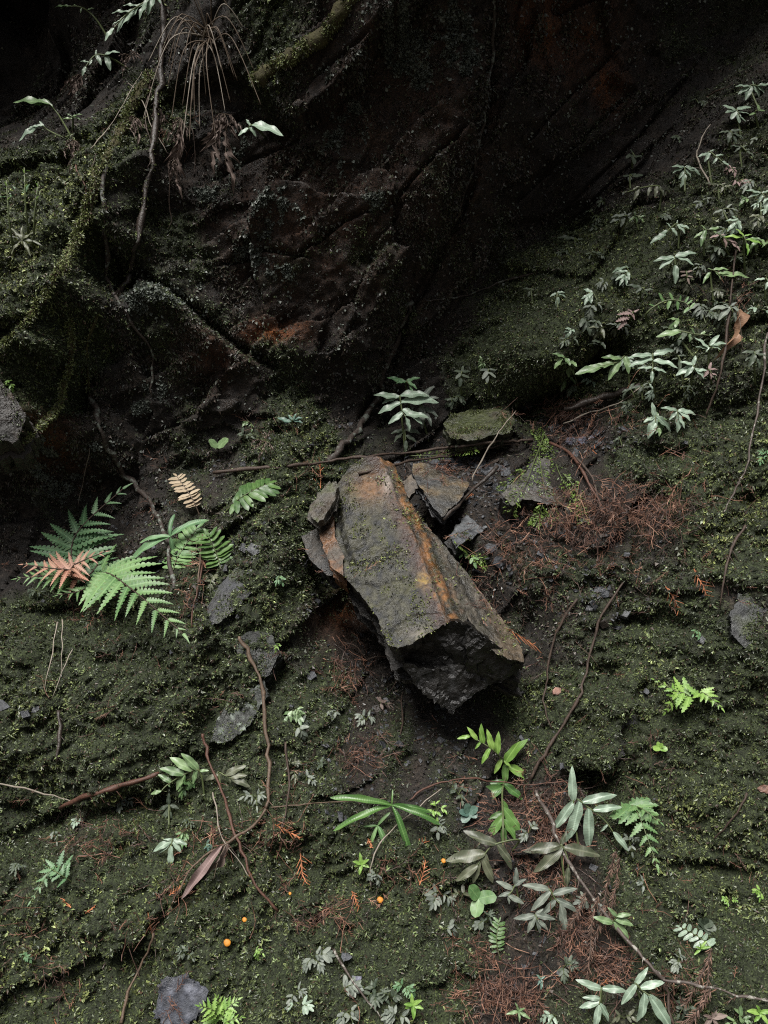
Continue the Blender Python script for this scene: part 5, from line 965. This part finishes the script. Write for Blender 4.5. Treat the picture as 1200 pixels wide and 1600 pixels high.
lacy('bright lacy fern with two fronds on the right bank', [((((1090, 1098)), (1062, 1082), (1040, 1112)), 6, 30, .04), (((1090, 1098), (1098, 1082), (1127, 1106)), 6, 26, .04), (((1078, 1095), (1056, 1080), (1022, 1062)), 5, 22, .04)])
lacy('lacy fern frond drooping right of the long pale fern', [(((975, 1258), (995, 1268), (1026, 1350)), 8, 42, .06), (((975, 1258), (1000, 1262), (1032, 1285)), 5, 24, .06)], 'fern')
lacy('pale lacy fern frond on the lower left moss', [(((108, 1372), (85, 1355), (48, 1408)), 7, 26, .04), (((112, 1378), (92, 1365), (70, 1352)), 5, 20, .04)], 'fern2')
lacy('bright lacy fern at the bottom beside blue slate', [(((345, 1605), (335, 1580), (312, 1572)), 6, 26, .05), (((345, 1605), (352, 1580), (372, 1562)), 6, 24, .05), (((345, 1605), (345, 1575), (338, 1558)), 5, 22, .05), (((345, 1605), (358, 1595), (378, 1590)), 5, 20, .05)])
# top left corner
spine('fern arching into the frame at the very top left', (258, 20), [(248, -8), (222, 6), (196, 24), (178, 44)], [(.1, 232, 22, 'pale'), (.2, 220, 30, 'pale'), (.35, 200, 34), (.5, 188, 50), (.4, 192, 8), (.6, 176, 22), (.8, 176, 40), (1, 166, 64), (.1, 252, 6)], 'pale', .16, wsc=1.2)
spine('small fern tip reaching left at the top edge', (178, 75), [(150, 30), (128, 12), (108, 10)], [(.3, 146, 12), (.5, 126, 20), (.7, 114, 6), (1, 86, 12), (.9, 96, 14)], 'mid', .18, wsc=1.2)
spine('pale fern between dead leaves, top left', (200, 108), [(172, 90), (150, 86), (134, 104)], [(.1, 172, 108), (.2, 186, 80), (.5, 160, 100), (.5, 150, 78), (.8, 126, 96), (1, 130, 118), (.7, 142, 102)], 'pale', .16, wsc=1.5)
spine('fern tip with thin stalk on the upper left knoll', (112, 215), [(92, 180), (76, 162)], [(.5, 66, 156), (.7, 58, 164), (1, 24, 162), (.8, 46, 158), (.9, 50, 168)], 'mid', .17, wsc=1.2)
spine('lower pale fern tip left of the upper knoll', (100, 216), [(76, 204), (66, 196)], [(.5, 60, 190), (.7, 48, 200), (1, 32, 220), (.8, 40, 206)], 'pale', .16, wsc=1.2)
spine('thin leaved sprig on the upper left knoll', (114, 205), [(114, 186), (112, 182)], [(0, 98, 186), (.5, 128, 178), (1, 104, 178), (.7, 126, 186)], 'mid', .14, wsc=1.1)
spine('pale fern leaf at the end of the dried tuft', (415, 215), [(396, 196), (388, 200)], [(0, 410, 190), (.3, 440, 212), (.5, 384, 186), (1, 376, 214), (.6, 400, 212)], 'pale', .15, wsc=1.4)
spine('pale fern plume behind the clubmoss shoots, left edge', (40, 335), [(38, 300), (20, 305)], [(0, 46, 288), (.3, 44, 318), (.5, 20, 292), (.7, 22, 322), (1, 0, 312)], 'fern2', .02, 'lobed', 1.6)
def dead(label, bx, by, tips, mk='dead', lift=.04):
    c = pt(bx, by, 0); t = thing('dead_fern' if len(tips) > 1 else 'dead_leaf', label, 'dead leaf', c); top = c + (CAM - c).normalized() * lift
    for tx, ty, tl in tips:
        q = at_y(tx, ty, top.y - tl); P = catmull([top, (top + q) / 2 + V((R.uniform(-.006, .006), -.012, .004)), q], 6); obj('stalk', mesh_from('stalk', *tube([p - c for p in P], .0011, .0007, 5), BK['dry']), t); L = (q - top).length
        if len(tips) == 1: put_leaf(t, c, 'blade', leaf('curl', mk, R.randrange(4)), top, q - top, V((.5, -.8, .2)), L * 1.3, 1.4); continue
        for k in range(5):
            p = P[min(len(P) - 1, 3 + k * 2)]; d = (q - top).normalized() + V((R.uniform(-.9, .9), R.uniform(-.5, .2), R.uniform(-.8, .1))); put_leaf(t, c, 'leaflet', leaf('curl', mk, R.randrange(4)), p, d, V((R.uniform(-1, 1), -.8, R.uniform(-.3, .6))), max(L * R.uniform(.35, .6), .016), R.uniform(1.1, 1.7))
    return t
dead('curled brown dead fern hanging below the dried tuft', 350, 178, [(345, 215, .02), (336, 240, .02), (352, 258, .02), (362, 205, .01), (372, 196, .02), (330, 210, .0), (340, 190, .02)])
dead('curled purple brown dead leaves at the upper left', 130, 115, [(118, 132, .02), (112, 150, .02), (108, 172, .02), (128, 150, .02), (136, 130, .01), (100, 138, .0)])
dead('shrivelled dead leaves under the knoll fern tips', 118, 220, [(102, 238, .02), (112, 255, .02), (122, 250, .01), (128, 232, .01), (108, 228, .0)])
dead('dead brown leaves beside the mossy root, upper', 214, 185, [(204, 200, .02), (218, 212, .02), (228, 200, .01), (206, 188, .0)])
dead('dead brown leaves hanging under the root, middle', 250, 170, [(246, 195, .02), (256, 192, .01), (240, 182, .01), (250, 205, .01)])
dead('dead brown leaves hanging under the root, right', 282, 185, [(272, 212, .02), (284, 235, .02), (292, 205, .01), (270, 195, .0), (278, 250, .01)])
dead('lowest dead brown leaf cluster under the dried tuft', 275, 248, [(270, 275, .01), (280, 268, .01), (264, 258, .01), (276, 290, .01)])
dead('greyish dead leaf curl on top of the mossy root', 228, 112, [(226, 130, .01), (232, 148, .01), (236, 120, .01)])
dead('pale dead leaf curl beside the root, top left', 205, 88, [(190, 92, .01), (212, 84, .01), (222, 94, .01), (196, 106, .02)])
dead('withered curled leaves at the left end of long stick', 415, 690, [(400, 700, .02), (408, 712, .02), (425, 700, .01), (418, 680, .0), (396, 690, .01)])
dead('tan dead leaf hanging at the right', 1154, 485, [(1160, 545, .02)], 'tan', .05)
dead('withered leaf scrap under the lower left root', 100, 1262, [(94, 1288, .01), (106, 1284, .01), (112, 1270, .0)])
dead('curled dead leaf hanging beside the thin pale stem', 126, 1268, [(118, 1300, .01), (130, 1290, .01)])
hand('long pink brown dead leaf in the lower left', 346, 1322, [(292, 1412, .02)], 'pink', .07, 'lance', None, 'dead_leaf', 'dead leaf', .5, None, 'blade')
dead('dark crumpled dead leaf behind the long pink one', 354, 1318, [(334, 1374, .02)], 'dead', .05)
# small plants: label, x, y, size px, colour
SMALL = [('grey sprig between the shoot foot and olive fern', 826, 1300, 24, 'grey'), ('dull sprig under the bright round leaves', 760, 1440, 24, 'dim'), ('olive sprig left of the small orange mushroom fern', 722, 1400, 22, 'olive'), ('grey sprig right of the narrow drooping fern', 922, 1412, 24, 'grey'), ('dull sprig in the needles below the branch', 880, 1510, 22, 'dim'),
 ('pale sprig at the bottom right of the needles', 870, 1585, 24, 'pale'), ('olive sprig beside the pale bottom fern', 975, 1590, 22, 'olive'), ('grey sprig under the lacy drooping frond', 1010, 1385, 20, 'grey'), ('dull sprig right of the branch fork', 1075, 1570, 24, 'dim'), ('green sprig at the bottom right edge', 1160, 1600, 24, 'mid'), ('dull sprig under the twig right of strap plant', 716, 1240, 20, 'dim'),
 ('grey sprig at the foot of upright stick', 400, 1245, 20, 'grey'), ('grey sprig below the peeling root', 190, 1250, 18, 'grey'), ('dull sprig left of the pale lacy lower frond', 30, 1350, 18, 'dim'), ('dull sprig on the moss above blue slate', 290, 1490, 16, 'dim'), ('tiny green sprig on the ridge moss', 440, 900, 14, 'fern2'), ('olive sprig at the foot of the ladder ferns', 330, 905, 18, 'olive'), ('pale sprig in the moss left of right grey rock', 1090, 985, 14, 'fern2'),
 ('grey sprig left of two under the block', 460, 1108, 22, 'mid'), ('grey rosette below the sprig left of the cavity', 464, 1134, 24, 'grey'), ('grey rosette under the block, right one', 572, 1124, 20, 'grey'), ('dark purple grey sprig under the block', 594, 1104, 20, 'dead'), ('tiny grey sprig left of the purple one', 522, 1112, 14, 'grey'),
 ('pale sprig right of the upright stick', 478, 1218, 22, 'grey'), ('olive sprig right of the upright stick, higher', 458, 1200, 20, 'olive'), ('dull sprig right of the pale one near upright stick', 500, 1202, 18, 'dim'), ('small grey rosette beneath the thin left stem', 90, 1300, 18, 'grey'), ('small pale sprig at the end of left stem', 126, 1280, 18, 'pale'),
 ('bluish sprig beside the dead leaf', 318, 1322, 18, 'blue'), ('bright sprig above the pale drooping lower left fern', 292, 1300, 20, 'fern'), ('green sprig under the glossy lower left fern', 290, 1228, 20, 'fern'), ('dull sprig above the bluish one', 290, 1278, 16, 'dim'),
 ('grey green sprig over bottom centre plants', 490, 1498, 26, 'grey'), ('round leaved sprig at bottom centre', 462, 1552, 24, 'grey'), ('silvery rosette at the bottom centre', 470, 1574, 24, 'pale'), ('tall grey sprig beside the spotted stick', 532, 1550, 30, 'grey'), ('grey sprig below the tall one', 542, 1580, 24, 'grey'), ('olive sprig right of the spotted stick', 586, 1552, 26, 'dim'),
 ('dull sprig left of the bright bottom seedling', 612, 1562, 22, 'dim'), ('grey sprig under the bright bottom seedling', 622, 1592, 22, 'grey'), ('green sprig above the bright bottom seedling', 634, 1542, 18, 'fern2'), ('grey sprig at the right of mossy centre, upper', 686, 1396, 24, 'grey'), ('grey rosette at the right of mossy centre, lower', 690, 1452, 26, 'grey'),
 ('bright tipped sprig right of the strap plant', 682, 1264, 16, 'bright'), ('grey sprig under the bright tipped one', 684, 1290, 20, 'grey'), ('grey sprig beside the bright star seedling', 590, 1366, 16, 'grey'), ('violet grey sprig near the lower right cypress twigs', 1060, 1500, 20, 'grey'), ('small rounded leaves beside the long pale fern', 984, 1318, 18, 'grey'),
 ('tiny bright creeper on lower left moss', 398, 1485, 14, 'bright'), ('pale tiny sprig in lower left moss', 38, 1498, 12, 'fern2'), ('feathery sprig on the ledge left of the stick', 380, 684, 16, 'dim'), ('leafy sprig on the ledge under withered leaves', 392, 660, 14, 'mid'), ('tiny sprig above the dark ledge ferns', 756, 566, 14, 'mid'),
 ('leafy tuft at the foot of the dark ledge ferns', 706, 620, 18, 'dim'), ('tiny pale sprig at left end of slab gap', 890, 612, 12, 'pale'), ('small sprig above the pinkish lacy fern', 970, 532, 16, 'dim'), ('dull sprig on the upper slope near bluish fern', 928, 335, 16, 'dim'), ('dim sprig on upper slope left of bluish fern', 945, 318, 14, 'dim'),
 ('dull sprig at the dark slope foot', 936, 356, 14, 'dim'), ('pale sprig right of the thin leaved fern', 1190, 482, 20, 'pale'), ('dull sprig under the bright seedling of right slope', 1150, 410, 18, 'dim'), ('pale sprig at the right edge below vine top', 1196, 712, 14, 'fern2'), ('grey sprig near the forked twig', 1100, 315, 18, 'grey'),
 ('pale violet sprig at the right edge, upper slope', 1190, 216, 16, 'grey'), ('dim sprig right of the dull round leaved fern', 1050, 215, 16, 'dim'), ('dim sprig in the upper right shadow', 1092, 160, 14, 'dim'), ('tiny bright sprig at the moss shelf, right', 1190, 1395, 14, 'bright'), ('yellow sprig under the moss shelf', 1140, 1410, 14, 'bright'),
 ('dim sprig on the shaded slab top', 880, 395, 14, 'dim'), ('dim sprig right of the fanned stalks', 928, 400, 14, 'dim'), ('dim sprig under long olive fern', 1030, 340, 18, 'dim'), ('pinkish sprig between slope ferns', 1155, 282, 16, 'pink'), ('pinkish sprig above the olive low fern', 1140, 262, 14, 'pink'),
 ('green sprig under the yellowish widest fern', 1070, 610, 16, 'dim'), ('tiny green sprig on left boulder', 14, 600, 12, 'bright'), ('dull sprig at the left end under big fern', 60, 925, 16, 'dim'), ('green sprig below clubmoss boulder', 735, 868, 22, 'fern'), ('bright sprig on the mossy ridge foot', 438, 1008, 12, 'bright')]
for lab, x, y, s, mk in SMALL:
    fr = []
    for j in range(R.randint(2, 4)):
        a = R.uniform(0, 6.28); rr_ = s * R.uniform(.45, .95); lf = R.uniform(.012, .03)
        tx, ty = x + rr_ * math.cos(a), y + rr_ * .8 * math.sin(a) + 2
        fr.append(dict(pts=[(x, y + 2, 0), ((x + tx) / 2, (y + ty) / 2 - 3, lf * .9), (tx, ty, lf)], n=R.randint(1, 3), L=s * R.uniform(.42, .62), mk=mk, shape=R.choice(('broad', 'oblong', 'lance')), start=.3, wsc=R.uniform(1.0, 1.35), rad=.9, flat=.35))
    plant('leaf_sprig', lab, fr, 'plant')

used_lab = set()
for k in range(46):                                    # look-alike dull sprigs crowding the right slope
    u, v_ = R.random(), R.random(); x = 890 + 310 * u; y = 620 - 330 * u - 130 * v_ + 210 * R.random() * (u > .25); s = R.uniform(12, 24); mk = R.choice(('dim', 'dim', 'grey', 'olive', 'pale', 'mid'))
    y = max(y, 130); h, _ = cast(x, y); fr = []
    for j in range(R.randint(1, 2)):
        a = R.uniform(-.3, 3.4); lf = R.uniform(.02, .05); tx, ty = x + s * .8 * math.cos(a), y + s * .6 * math.sin(a)
        fr.append(dict(pts=[(x, y + 12, 0), ((x + tx) / 2, (y + ty) / 2 - 4, lf), (tx, ty, lf)], n=R.randint(2, 3), L=s * R.uniform(.6, .85), mk=mk, shape=R.choice(('lance', 'broad')), start=.4, wsc=1.15, rad=1.0, flat=.3))
    cw = {'dim': 'dull', 'grey': 'grey', 'olive': 'olive', 'pale': 'pale', 'mid': 'green'}[mk]
    for nx, ny, nl in sorted(NAMED, key=lambda q: (q[0] - x) ** 2 + (q[1] - y) ** 2):
        dx, dy = x - nx, y - ny; rel = ('right of' if dx > 0 else 'left of') if abs(dx) > abs(dy) else ('below' if dy > 0 else 'above'); lab = f'small {cw} sprig {rel} the ' + nl
        if lab not in used_lab and len(lab.split()) <= 16: break
    used_lab.add(lab); plant('slope_sprig', lab, fr, 'plant', 'small sprigs on the right slope')

# ------------------------------------------------------------------ dried tuft of old stalks hanging from the top
c = pt(322, 60, .03); t = thing('dried_tuft', 'dried tuft of thin arching stalks hanging at the top left', 'plant', c)
for k, tips in enumerate([(232, 96), (262, 135), (300, 160), (285, 165), (286, 215), (322, 150), (304, 185), (360, 160), (352, 175), (408, 164), (398, 112), (366, 120), (390, 60), (258, 80), (270, 60), (290, 0), (306, 0), (356, 8), (332, 40), (246, 98), (312, 200), (296, 220), (268, 186), (340, 110)] + [(322 + R.gauss(0, 55), 60 + abs(R.gauss(30, 70))) for _ in range(7)]):
    q = at_y(*tips, c.y - R.uniform(.0, .09)); mid = (c + q) / 2 + V((0, -R.uniform(.02, .06), abs(q.x - c.x) * .35 + .02)); P = catmull([c + V((R.uniform(-.02, .02), 0, R.uniform(-.015, .015))), mid, q], 8)
    obj('stalk', mesh_from('stalk', *tube([p - c for p in P], .0019, .0010, 5, .1, k), BK['dry' if k % 4 else 'pale']), t)
vs, fs = join([tube([V((R.uniform(-.02, .02), .01, R.uniform(-.01, .015))), V((R.uniform(-.035, .035), -.012, R.uniform(-.02, .03)))], .005, .003, 5, .3, k) for k in range(14)])
obj('rootstock', mesh_from('rootstock', vs, fs, BK['dark']), t)

# clubmoss shoots: upright stems with rings of needle leaves
def clubmoss(label, bx, by, tx, ty, mk='bright'):
    a, b = pt(bx, by, .0), pt(bx, by, .05); b = at_y(tx, ty, b.y); t = thing('clubmoss_shoot', label, 'plant', a, 'clubmoss shoots at the left edge')
    obj('stalk', mesh_from('stalk', *tube([V((0, 0, 0)), (b - a) * .5 + V((0, -.008, 0)), b - a], .0028, .0016, 5, .1), BK['green']), t); L = (b - a).length
    for k in range(26):
        u = (k + 1) / 26; p = a + (b - a) * u + V((0, -.008 * 4 * u * (1 - u), 0)); th = k * 2.4; top = u > .72
        d = V((math.cos(th), math.sin(th) * .9, .5 if top else .15)); put_leaf(t, a, 'leaf', leaf('long', mk if top else 'olive', k % 4), p, d, V((0, -.3, 1)), (.016 if top else .011) * R.uniform(.8, 1.2), 1.3)
clubmoss('clubmoss shoot at the left edge, leftmost and thickest', 22, 400, 10, 282); clubmoss('clubmoss shoot at the left edge, tallest one', 46, 380, 38, 262); clubmoss('clubmoss shoot at the left edge, rightmost', 52, 390, 60, 284)
# dark leaves at the foot of the shoots
hand('rosette of spiky brown leaves under the clubmoss shoots', 35, 375, [(8, 372, .01), (20, 398, .01), (48, 400, .01), (66, 385, .01), (60, 362, .01), (12, 355, .0), (30, 350, .0)], 'olive', .03, 'lance', name='leaf_sprig', cat='plant', wsc=.7)

# feathery green clubmoss draped on the grey boulder: each runner is one thing with its small leaves as uncountable cover
def feather(label, pts, mk_ye=.9, w=9, n=220):
    P = catmull([pt(x, y, .012) for x, y in pts], 6); o = obj('spike_moss', mesh_from('spike_moss', *tube(P, .0018, .0009, 5, .1), BK['green'])); tag(o, label, 'spike moss')
    vs = np.array([tuple(p) for p in P]); f = rng.integers(0, len(vs) - 1, n); tt = rng.random((n, 1)); c = vs[f] * (1 - tt) + vs[f + 1] * tt; tn = unit(vs[f + 1] - vs[f])
    sd_ = unit(np.cross(tn, np.array((0, -.8, .5)))) * rng.choice((-1, 1), n)[:, None]; off = rng.random((n, 1)) ** .7 * w * px_m(P[0]); pos_ = c + sd_ * off + tn * off * .6
    L = rng.uniform(.005, .010, n); d = unit(sd_ + tn * .8); cl = np.array((.12, .19, .035)) * (.6 + .7 * rng.random((n, 1)))
    tag(blades('leaf_cover', pos_, d, cl, L, L * .45, M_moss, 1.0, .1, .35, o), kind='stuff')
for lab, pts in (('feathery clubmoss runner down the left of the grey boulder', [(850, 680), (835, 720), (822, 755), (806, 778), (798, 800)]), ('feathery clubmoss runner over the boulder top', [(845, 690), (866, 712), (872, 735), (890, 770), (905, 800)]),
   ('feathery clubmoss runner in the boulder middle', [(842, 700), (845, 730), (850, 760), (858, 790), (868, 815)]), ('feathery clubmoss runner left of the boulder', [(822, 735), (800, 752), (788, 765), (805, 770)]), ('short feathery clubmoss tip above the boulder', [(858, 705), (846, 684), (838, 672)]),
   ('feathery clubmoss runner at the right boulder edge', [(880, 740), (898, 762), (908, 790), (912, 815)]), ('feathery green sprig hanging below the dark slate', [(712, 850), (728, 860), (748, 872), (760, 882)]), ('feathery clubmoss tip at the lower boulder edge', [(848, 790), (842, 806), (836, 820)]),
   ('green feathery strand under the long stick', [(640, 712), (680, 712), (715, 706), (745, 700)])): feather(lab, pts)

# ------------------------------------------------------------------ mushrooms
CAPM = plain_mat('orange_cap', (.36, .12, .012), (.55, .25, .03), 220, .55, .35, .2, .001); STM = plain_mat('mushroom_stem', (.5, .28, .08), (.6, .4, .15), 40, .5, .4, .1, .001)
for lab, x, y, r in (('yellow orange mushroom cap, largest at lower left', 355, 1473, 6.5), ('orange mushroom just above the largest lower left one', 382, 1437, 5), ('yellow orange mushroom alone in the middle moss', 594, 1406, 6.5), ('small orange mushroom left of the brownish olive fern', 693, 1345, 4.5),
                     ('tiny orange mushroom beside the slanting stick', 391, 1367, 3.5), ('tiny yellow mushroom between the sticks and star seedling', 453, 1396, 3), ('tiny yellow mushroom below the middle one', 551, 1445, 3)):
    p, n = cast(x, y); p = p + (CAM - p).normalized() * .018; s = px_m(p); t = thing('mushroom', lab, 'mushroom', p, 'orange mushrooms in the moss'); ax = V((R.uniform(-.2, .2), -.8, .45)).normalized()
    sd1 = ax.orthogonal().normalized(); sd2 = ax.cross(sd1); vs, fs = [], []; ns = 14; prof = [(.02, .20), (.45, .21), (.8, .12), (1.0, -.06), (.93, -.14), (.5, -.05), (.15, -.02)]; r *= R.uniform(.68, .85)
    for rr_, hh in prof:
        for k in range(ns): a = k / ns * 6.2832; vs.append(sd1 * math.cos(a) * rr_ * r * s * (1 + .06 * math.sin(3 * a)) + sd2 * math.sin(a) * rr_ * r * s * 1.1 + ax * hh * r * s)
    for i in range(len(prof) - 1):
        for k in range(ns): k2 = (k + 1) % ns; fs.append((i * ns + k, i * ns + k2, (i + 1) * ns + k2, (i + 1) * ns + k))
    fs.append(tuple(range(ns))[::-1]); obj('cap', mesh_from('cap', vs, fs, CAPM), t)
    obj('stem', mesh_from('stem', *tube([V((0, 0, 0)), -ax * r * s * .9 + V((0, 0, -.004)), -ax * r * s * 1.2 + V((0, .006, -.012))], r * s * .22, r * s * .26, 7), STM), t)

# ------------------------------------------------------------------ dead cypress litter
def litter_cols(n):
    pal_ = np.array([(.105, .054, .038), (.16, .08, .053), (.068, .038, .03), (.05, .035, .03), (.22, .125, .085)])
    return pal_[rng.choice(5, n, p=[.3, .22, .25, .15, .08])] * (.7 + .6 * rng.random((n, 1)))
def spray_strips(p, d, nrm, L, w, k=7):
    """one dead spray: an axis and short scaly side branches, as thin prisms"""
    sd_ = d.cross(nrm).normalized(); st = []
    def strip(a, b, r): st.append((a, b, r))
    prev = p; pts_ = [p]
    for i in range(3): prev = prev + (d + sd_ * R.uniform(-.25, .25) + nrm * R.uniform(-.15, .15)).normalized() * L / 3; pts_.append(prev); strip(pts_[-2], prev, w)
    for i in range(k):
        u = (i + .7) / k; a = pts_[int(u * 3) if u < 1 else 2]; b = pts_[min(int(u * 3) + 1, 3)]; q = a + (b - a) * (u * 3 - int(u * 3)); sg = 1 if i % 2 else -1
        dd = (d * .8 + sd_ * sg * .75 + nrm * R.uniform(-.3, .3)).normalized(); strip(q, q + dd * L * R.uniform(.22, .45) * (1.1 - u * .6), w * .8)
    return st
def strips_mesh(name, st, cols, mat):
    a = np.array([tuple(s[0]) for s in st]); b = np.array([tuple(s[1]) for s in st]); r = np.array([s[2] for s in st])[:, None]; d = unit(b - a); n = len(st)
    s1 = unit(np.cross(d, rng.normal(0, 1, (n, 3)))); s2 = np.cross(d, s1); v = []
    for k in range(3): th = k * 2.0944; o_ = (s1 * math.cos(th) + s2 * math.sin(th)) * r; v += [a + o_, b + o_ * .5]
    v = np.stack(v, 1).reshape(-1, 3); q = []; base_ = np.arange(n)[:, None] * 6
    for k in range(3): k2 = (k + 1) % 3; q.append(base_ + np.array([[2 * k, 2 * k2, 2 * k2 + 1, 2 * k + 1]]))
    return fast_mesh(name, v, np.concatenate(q), mat, np.repeat(cols, 6, 0))
HEAPS = [(930, 805, 110, 45, 260), (800, 850, 60, 45, 70), (1040, 800, 60, 40, 120), (880, 650, 70, 30, 110), (900, 690, 50, 40, 35), (1010, 660, 70, 30, 25), (700, 735, 60, 22, 40), (860, 900, 50, 50, 40), (760, 930, 30, 60, 25), (960, 870, 80, 50, 50), (790, 1270, 45, 40, 60), (850, 1250, 45, 45, 60), (870, 1300, 40, 60, 60),
  (830, 1370, 50, 60, 70), (900, 1440, 40, 60, 70), (950, 1510, 50, 35, 70), (790, 1560, 80, 45, 140), (760, 1500, 40, 40, 40), (520, 1430, 50, 22, 50), (345, 1310, 40, 25, 30), (270, 1395, 30, 16, 18), (430, 1305, 40, 25, 30), (620, 1360, 30, 20, 16), (560, 1180, 60, 30, 40), (540, 1050, 40, 50, 60), (300, 900, 25, 70, 50), (130, 945, 40, 25, 30), (150, 1320, 70, 25, 30), (1060, 1550, 40, 50, 35), (480, 740, 25, 40, 14), (1150, 470, 30, 60, 18), (40, 1440, 40, 60, 10), (200, 1280, 60, 30, 12), (700, 1380, 60, 40, 25), (960, 1230, 60, 40, 10), (235, 1450, 14, 14, 10), (1090, 900, 60, 60, 8), (440, 660, 60, 20, 14), (260, 215, 70, 40, 16)]
HEAPS += [(R.uniform(0, 1200), R.uniform(700, 1600), 25, 18, R.randint(1, 4)) for _ in range(110)]
st = []; ncol = []
for x, y, rx, ry, cnt in HEAPS:
    for k in range(int(cnt * 1.25)):
        qx, qy = x + R.gauss(0, rx * .5), y + R.gauss(0, ry * .5); h, n = cast(qx, qy); p = h + n * R.uniform(.0, .05 if y < 830 and x > 820 else .02)
        d = V((R.gauss(0, 1), R.gauss(0, .5), R.gauss(-.25, 1))); d = (d - n * d.dot(n) * .85).normalized(); s_ = spray_strips(p, d, n, R.uniform(.015, .045), R.uniform(.0006, .0011), R.randint(3, 8)); st += s_
        c_ = litter_cols(1); ncol.append(np.repeat(c_, len(s_), 0))
for x, y, rx, ry, cnt in HEAPS:                       # long dead strands lying through the heaps
    for k in range(int(cnt * .6)):
        a, n = cast(x + R.gauss(0, rx * .55), y + R.gauss(0, ry * .55)); a = a + n * R.uniform(.002, .05 if y < 830 and x > 820 else .014); d = V((R.gauss(0, 1), R.gauss(0, .4), R.gauss(-.4, 1))); d = (d - n * d.dot(n) * .8).normalized()
        for q in range(4): b = a + d * R.uniform(.008, .022); st.append((a, b, R.uniform(.0007, .0012))); a = b; d = (d + V((R.gauss(0, .2), R.gauss(0, .1), R.gauss(-.03, .2)))).normalized()
        ncol.append(np.repeat(litter_cols(1) * 1.05, 4, 0))
o = obj('needle_litter', strips_mesh('needle_litter', st, np.concatenate(ncol), M_litter)); tag(o, 'reddish dead cypress needles strewn over the ledge and bank', kind='stuff')
# sprays that stand out singly
SPR = [('orange dead cypress spray hanging on the right moss', 1086, 892, 1112, 928, 7), ('long orange dead spray leaning on right bank', 1042, 918, 1062, 960, 5), ('orange dead spray below the violet chips', 932, 695, 936, 738, 9), ('orange dead spray beside the tan slab corner', 735, 770, 742, 796, 6), ('orange dead spray on the right of the block', 790, 985, 832, 1002, 6),
  ('orange dead spray above the middle mushroom', 640, 1350, 662, 1310, 9), ('orange dead spray below star shaped middle seedling', 552, 1395, 560, 1420, 6), ('orange dead spray left of the star seedling', 468, 1335, 484, 1380, 7), ('reddish spray on top of the curved bottom left stick', 236, 1462, 232, 1432, 7), ('reddish spray at the foot of dead leaf', 268, 1400, 286, 1380, 6),
  ('orange dead spray at the left of lower moss', 108, 1420, 100, 1402, 5), ('reddish spray on the lower left slope', 135, 1430, 148, 1415, 5), ('pale orange spray in needles by the branch', 925, 1540, 960, 1530, 6), ('red spray at the edge of the mossy ridge', 498, 765, 496, 720, 5), ('orange dead spray under strap plant', 575, 1310, 580, 1325, 5), ('orange spray left of small orange mushroom', 655, 1385, 668, 1345, 7),
  ('dead spray lying on moss at the right', 1080, 640, 1062, 655, 7), ('rusty spray hanging under left fern', 130, 965, 142, 1010, 9), ('red spray right of upright stick', 430, 1292, 470, 1305, 7), ('reddish spray near bottom left edge', 80, 1575, 86, 1600, 4)]
for lab, ax, ay, bx, by, k in SPR:
    a, n = cast(ax, ay); b = pt(bx, by, .008); a = a + n * .006; b.y = a.y + max(-.04, min(.04, b.y - a.y)); d = b - a
    if d.length > .12: d = d.normalized() * .1
    s_ = spray_strips(a, d.normalized(), n, d.length, .0015, k + 4); cl = np.array([(.34, .13, .06)]) * (.75 + .5 * rng.random((len(s_), 1)))
    tag(obj('cypress_spray', strips_mesh('cypress_spray', s_, cl, M_litter)), lab, 'dead spray', 'single dead cypress sprays')
# brown cedar twigs: foxtails of stiff curved needles
CED = [('brown cedar foxtail hanging behind the spotted branch, longest', [(962, 1330), (950, 1375), (942, 1420), (930, 1470), (920, 1530)]), ('brown cedar foxtail right of the longest one', [(968, 1340), (962, 1385), (955, 1420), (948, 1440)]), ('brown cedar foxtail left of the branch fork', [(935, 1400), (925, 1440), (922, 1490), (915, 1540)]),
  ('brown cedar foxtail under the yellowish sprig', [(1112, 1482), (1100, 1515), (1085, 1545), (1070, 1570)]), ('brown cedar foxtail below the thin branch', [(1108, 1500), (1105, 1540), (1092, 1575), (1078, 1605)]), ('brown cedar foxtail at the bottom right of fork', [(1110, 1545), (1095, 1575), (1065, 1600)]), ('dark cedar foxtail crossing the needles by the branch', [(915, 1395), (905, 1425), (890, 1445)])]
for lab, pts in CED:
    P = catmull([pt(x, y, .045) for x, y in pts], 8); dd_ = [p.y for p in P]; mn = sorted(dd_)[len(dd_) // 2]; P = [CAM + (p - CAM) * ((max(mn - .03, min(mn + .03, p.y)) - CAM.y) / (p.y - CAM.y)) for p in P]
    t = thing('cedar_foxtail', lab, 'dead twig', P[0], 'brown cedar foxtails'); obj('stalk', mesh_from('stalk', *tube([p - P[0] for p in P], .0022, .0014, 5, .1), BK['brown']), t); s_ = []
    for i in range(len(P) - 1):
        d = (P[i + 1] - P[i]).normalized(); n_seg = max(4, int((P[i + 1] - P[i]).length / .0016))
        for k in range(n_seg): p = P[i] + (P[i + 1] - P[i]) * k / n_seg; th = R.random() * 6.28; a1 = d.orthogonal().normalized(); o_ = a1 * math.cos(th) + d.cross(a1) * math.sin(th); s_.append((p - P[0], p - P[0] + (d * .9 + o_ * .75) * R.uniform(.008, .013), .0010))
    o = obj('needles', strips_mesh('needles', s_, np.array([(.13, .08, .06)]) * (.6 + .8 * rng.random((len(s_), 1))), M_litter), t); tag(o, kind='stuff')
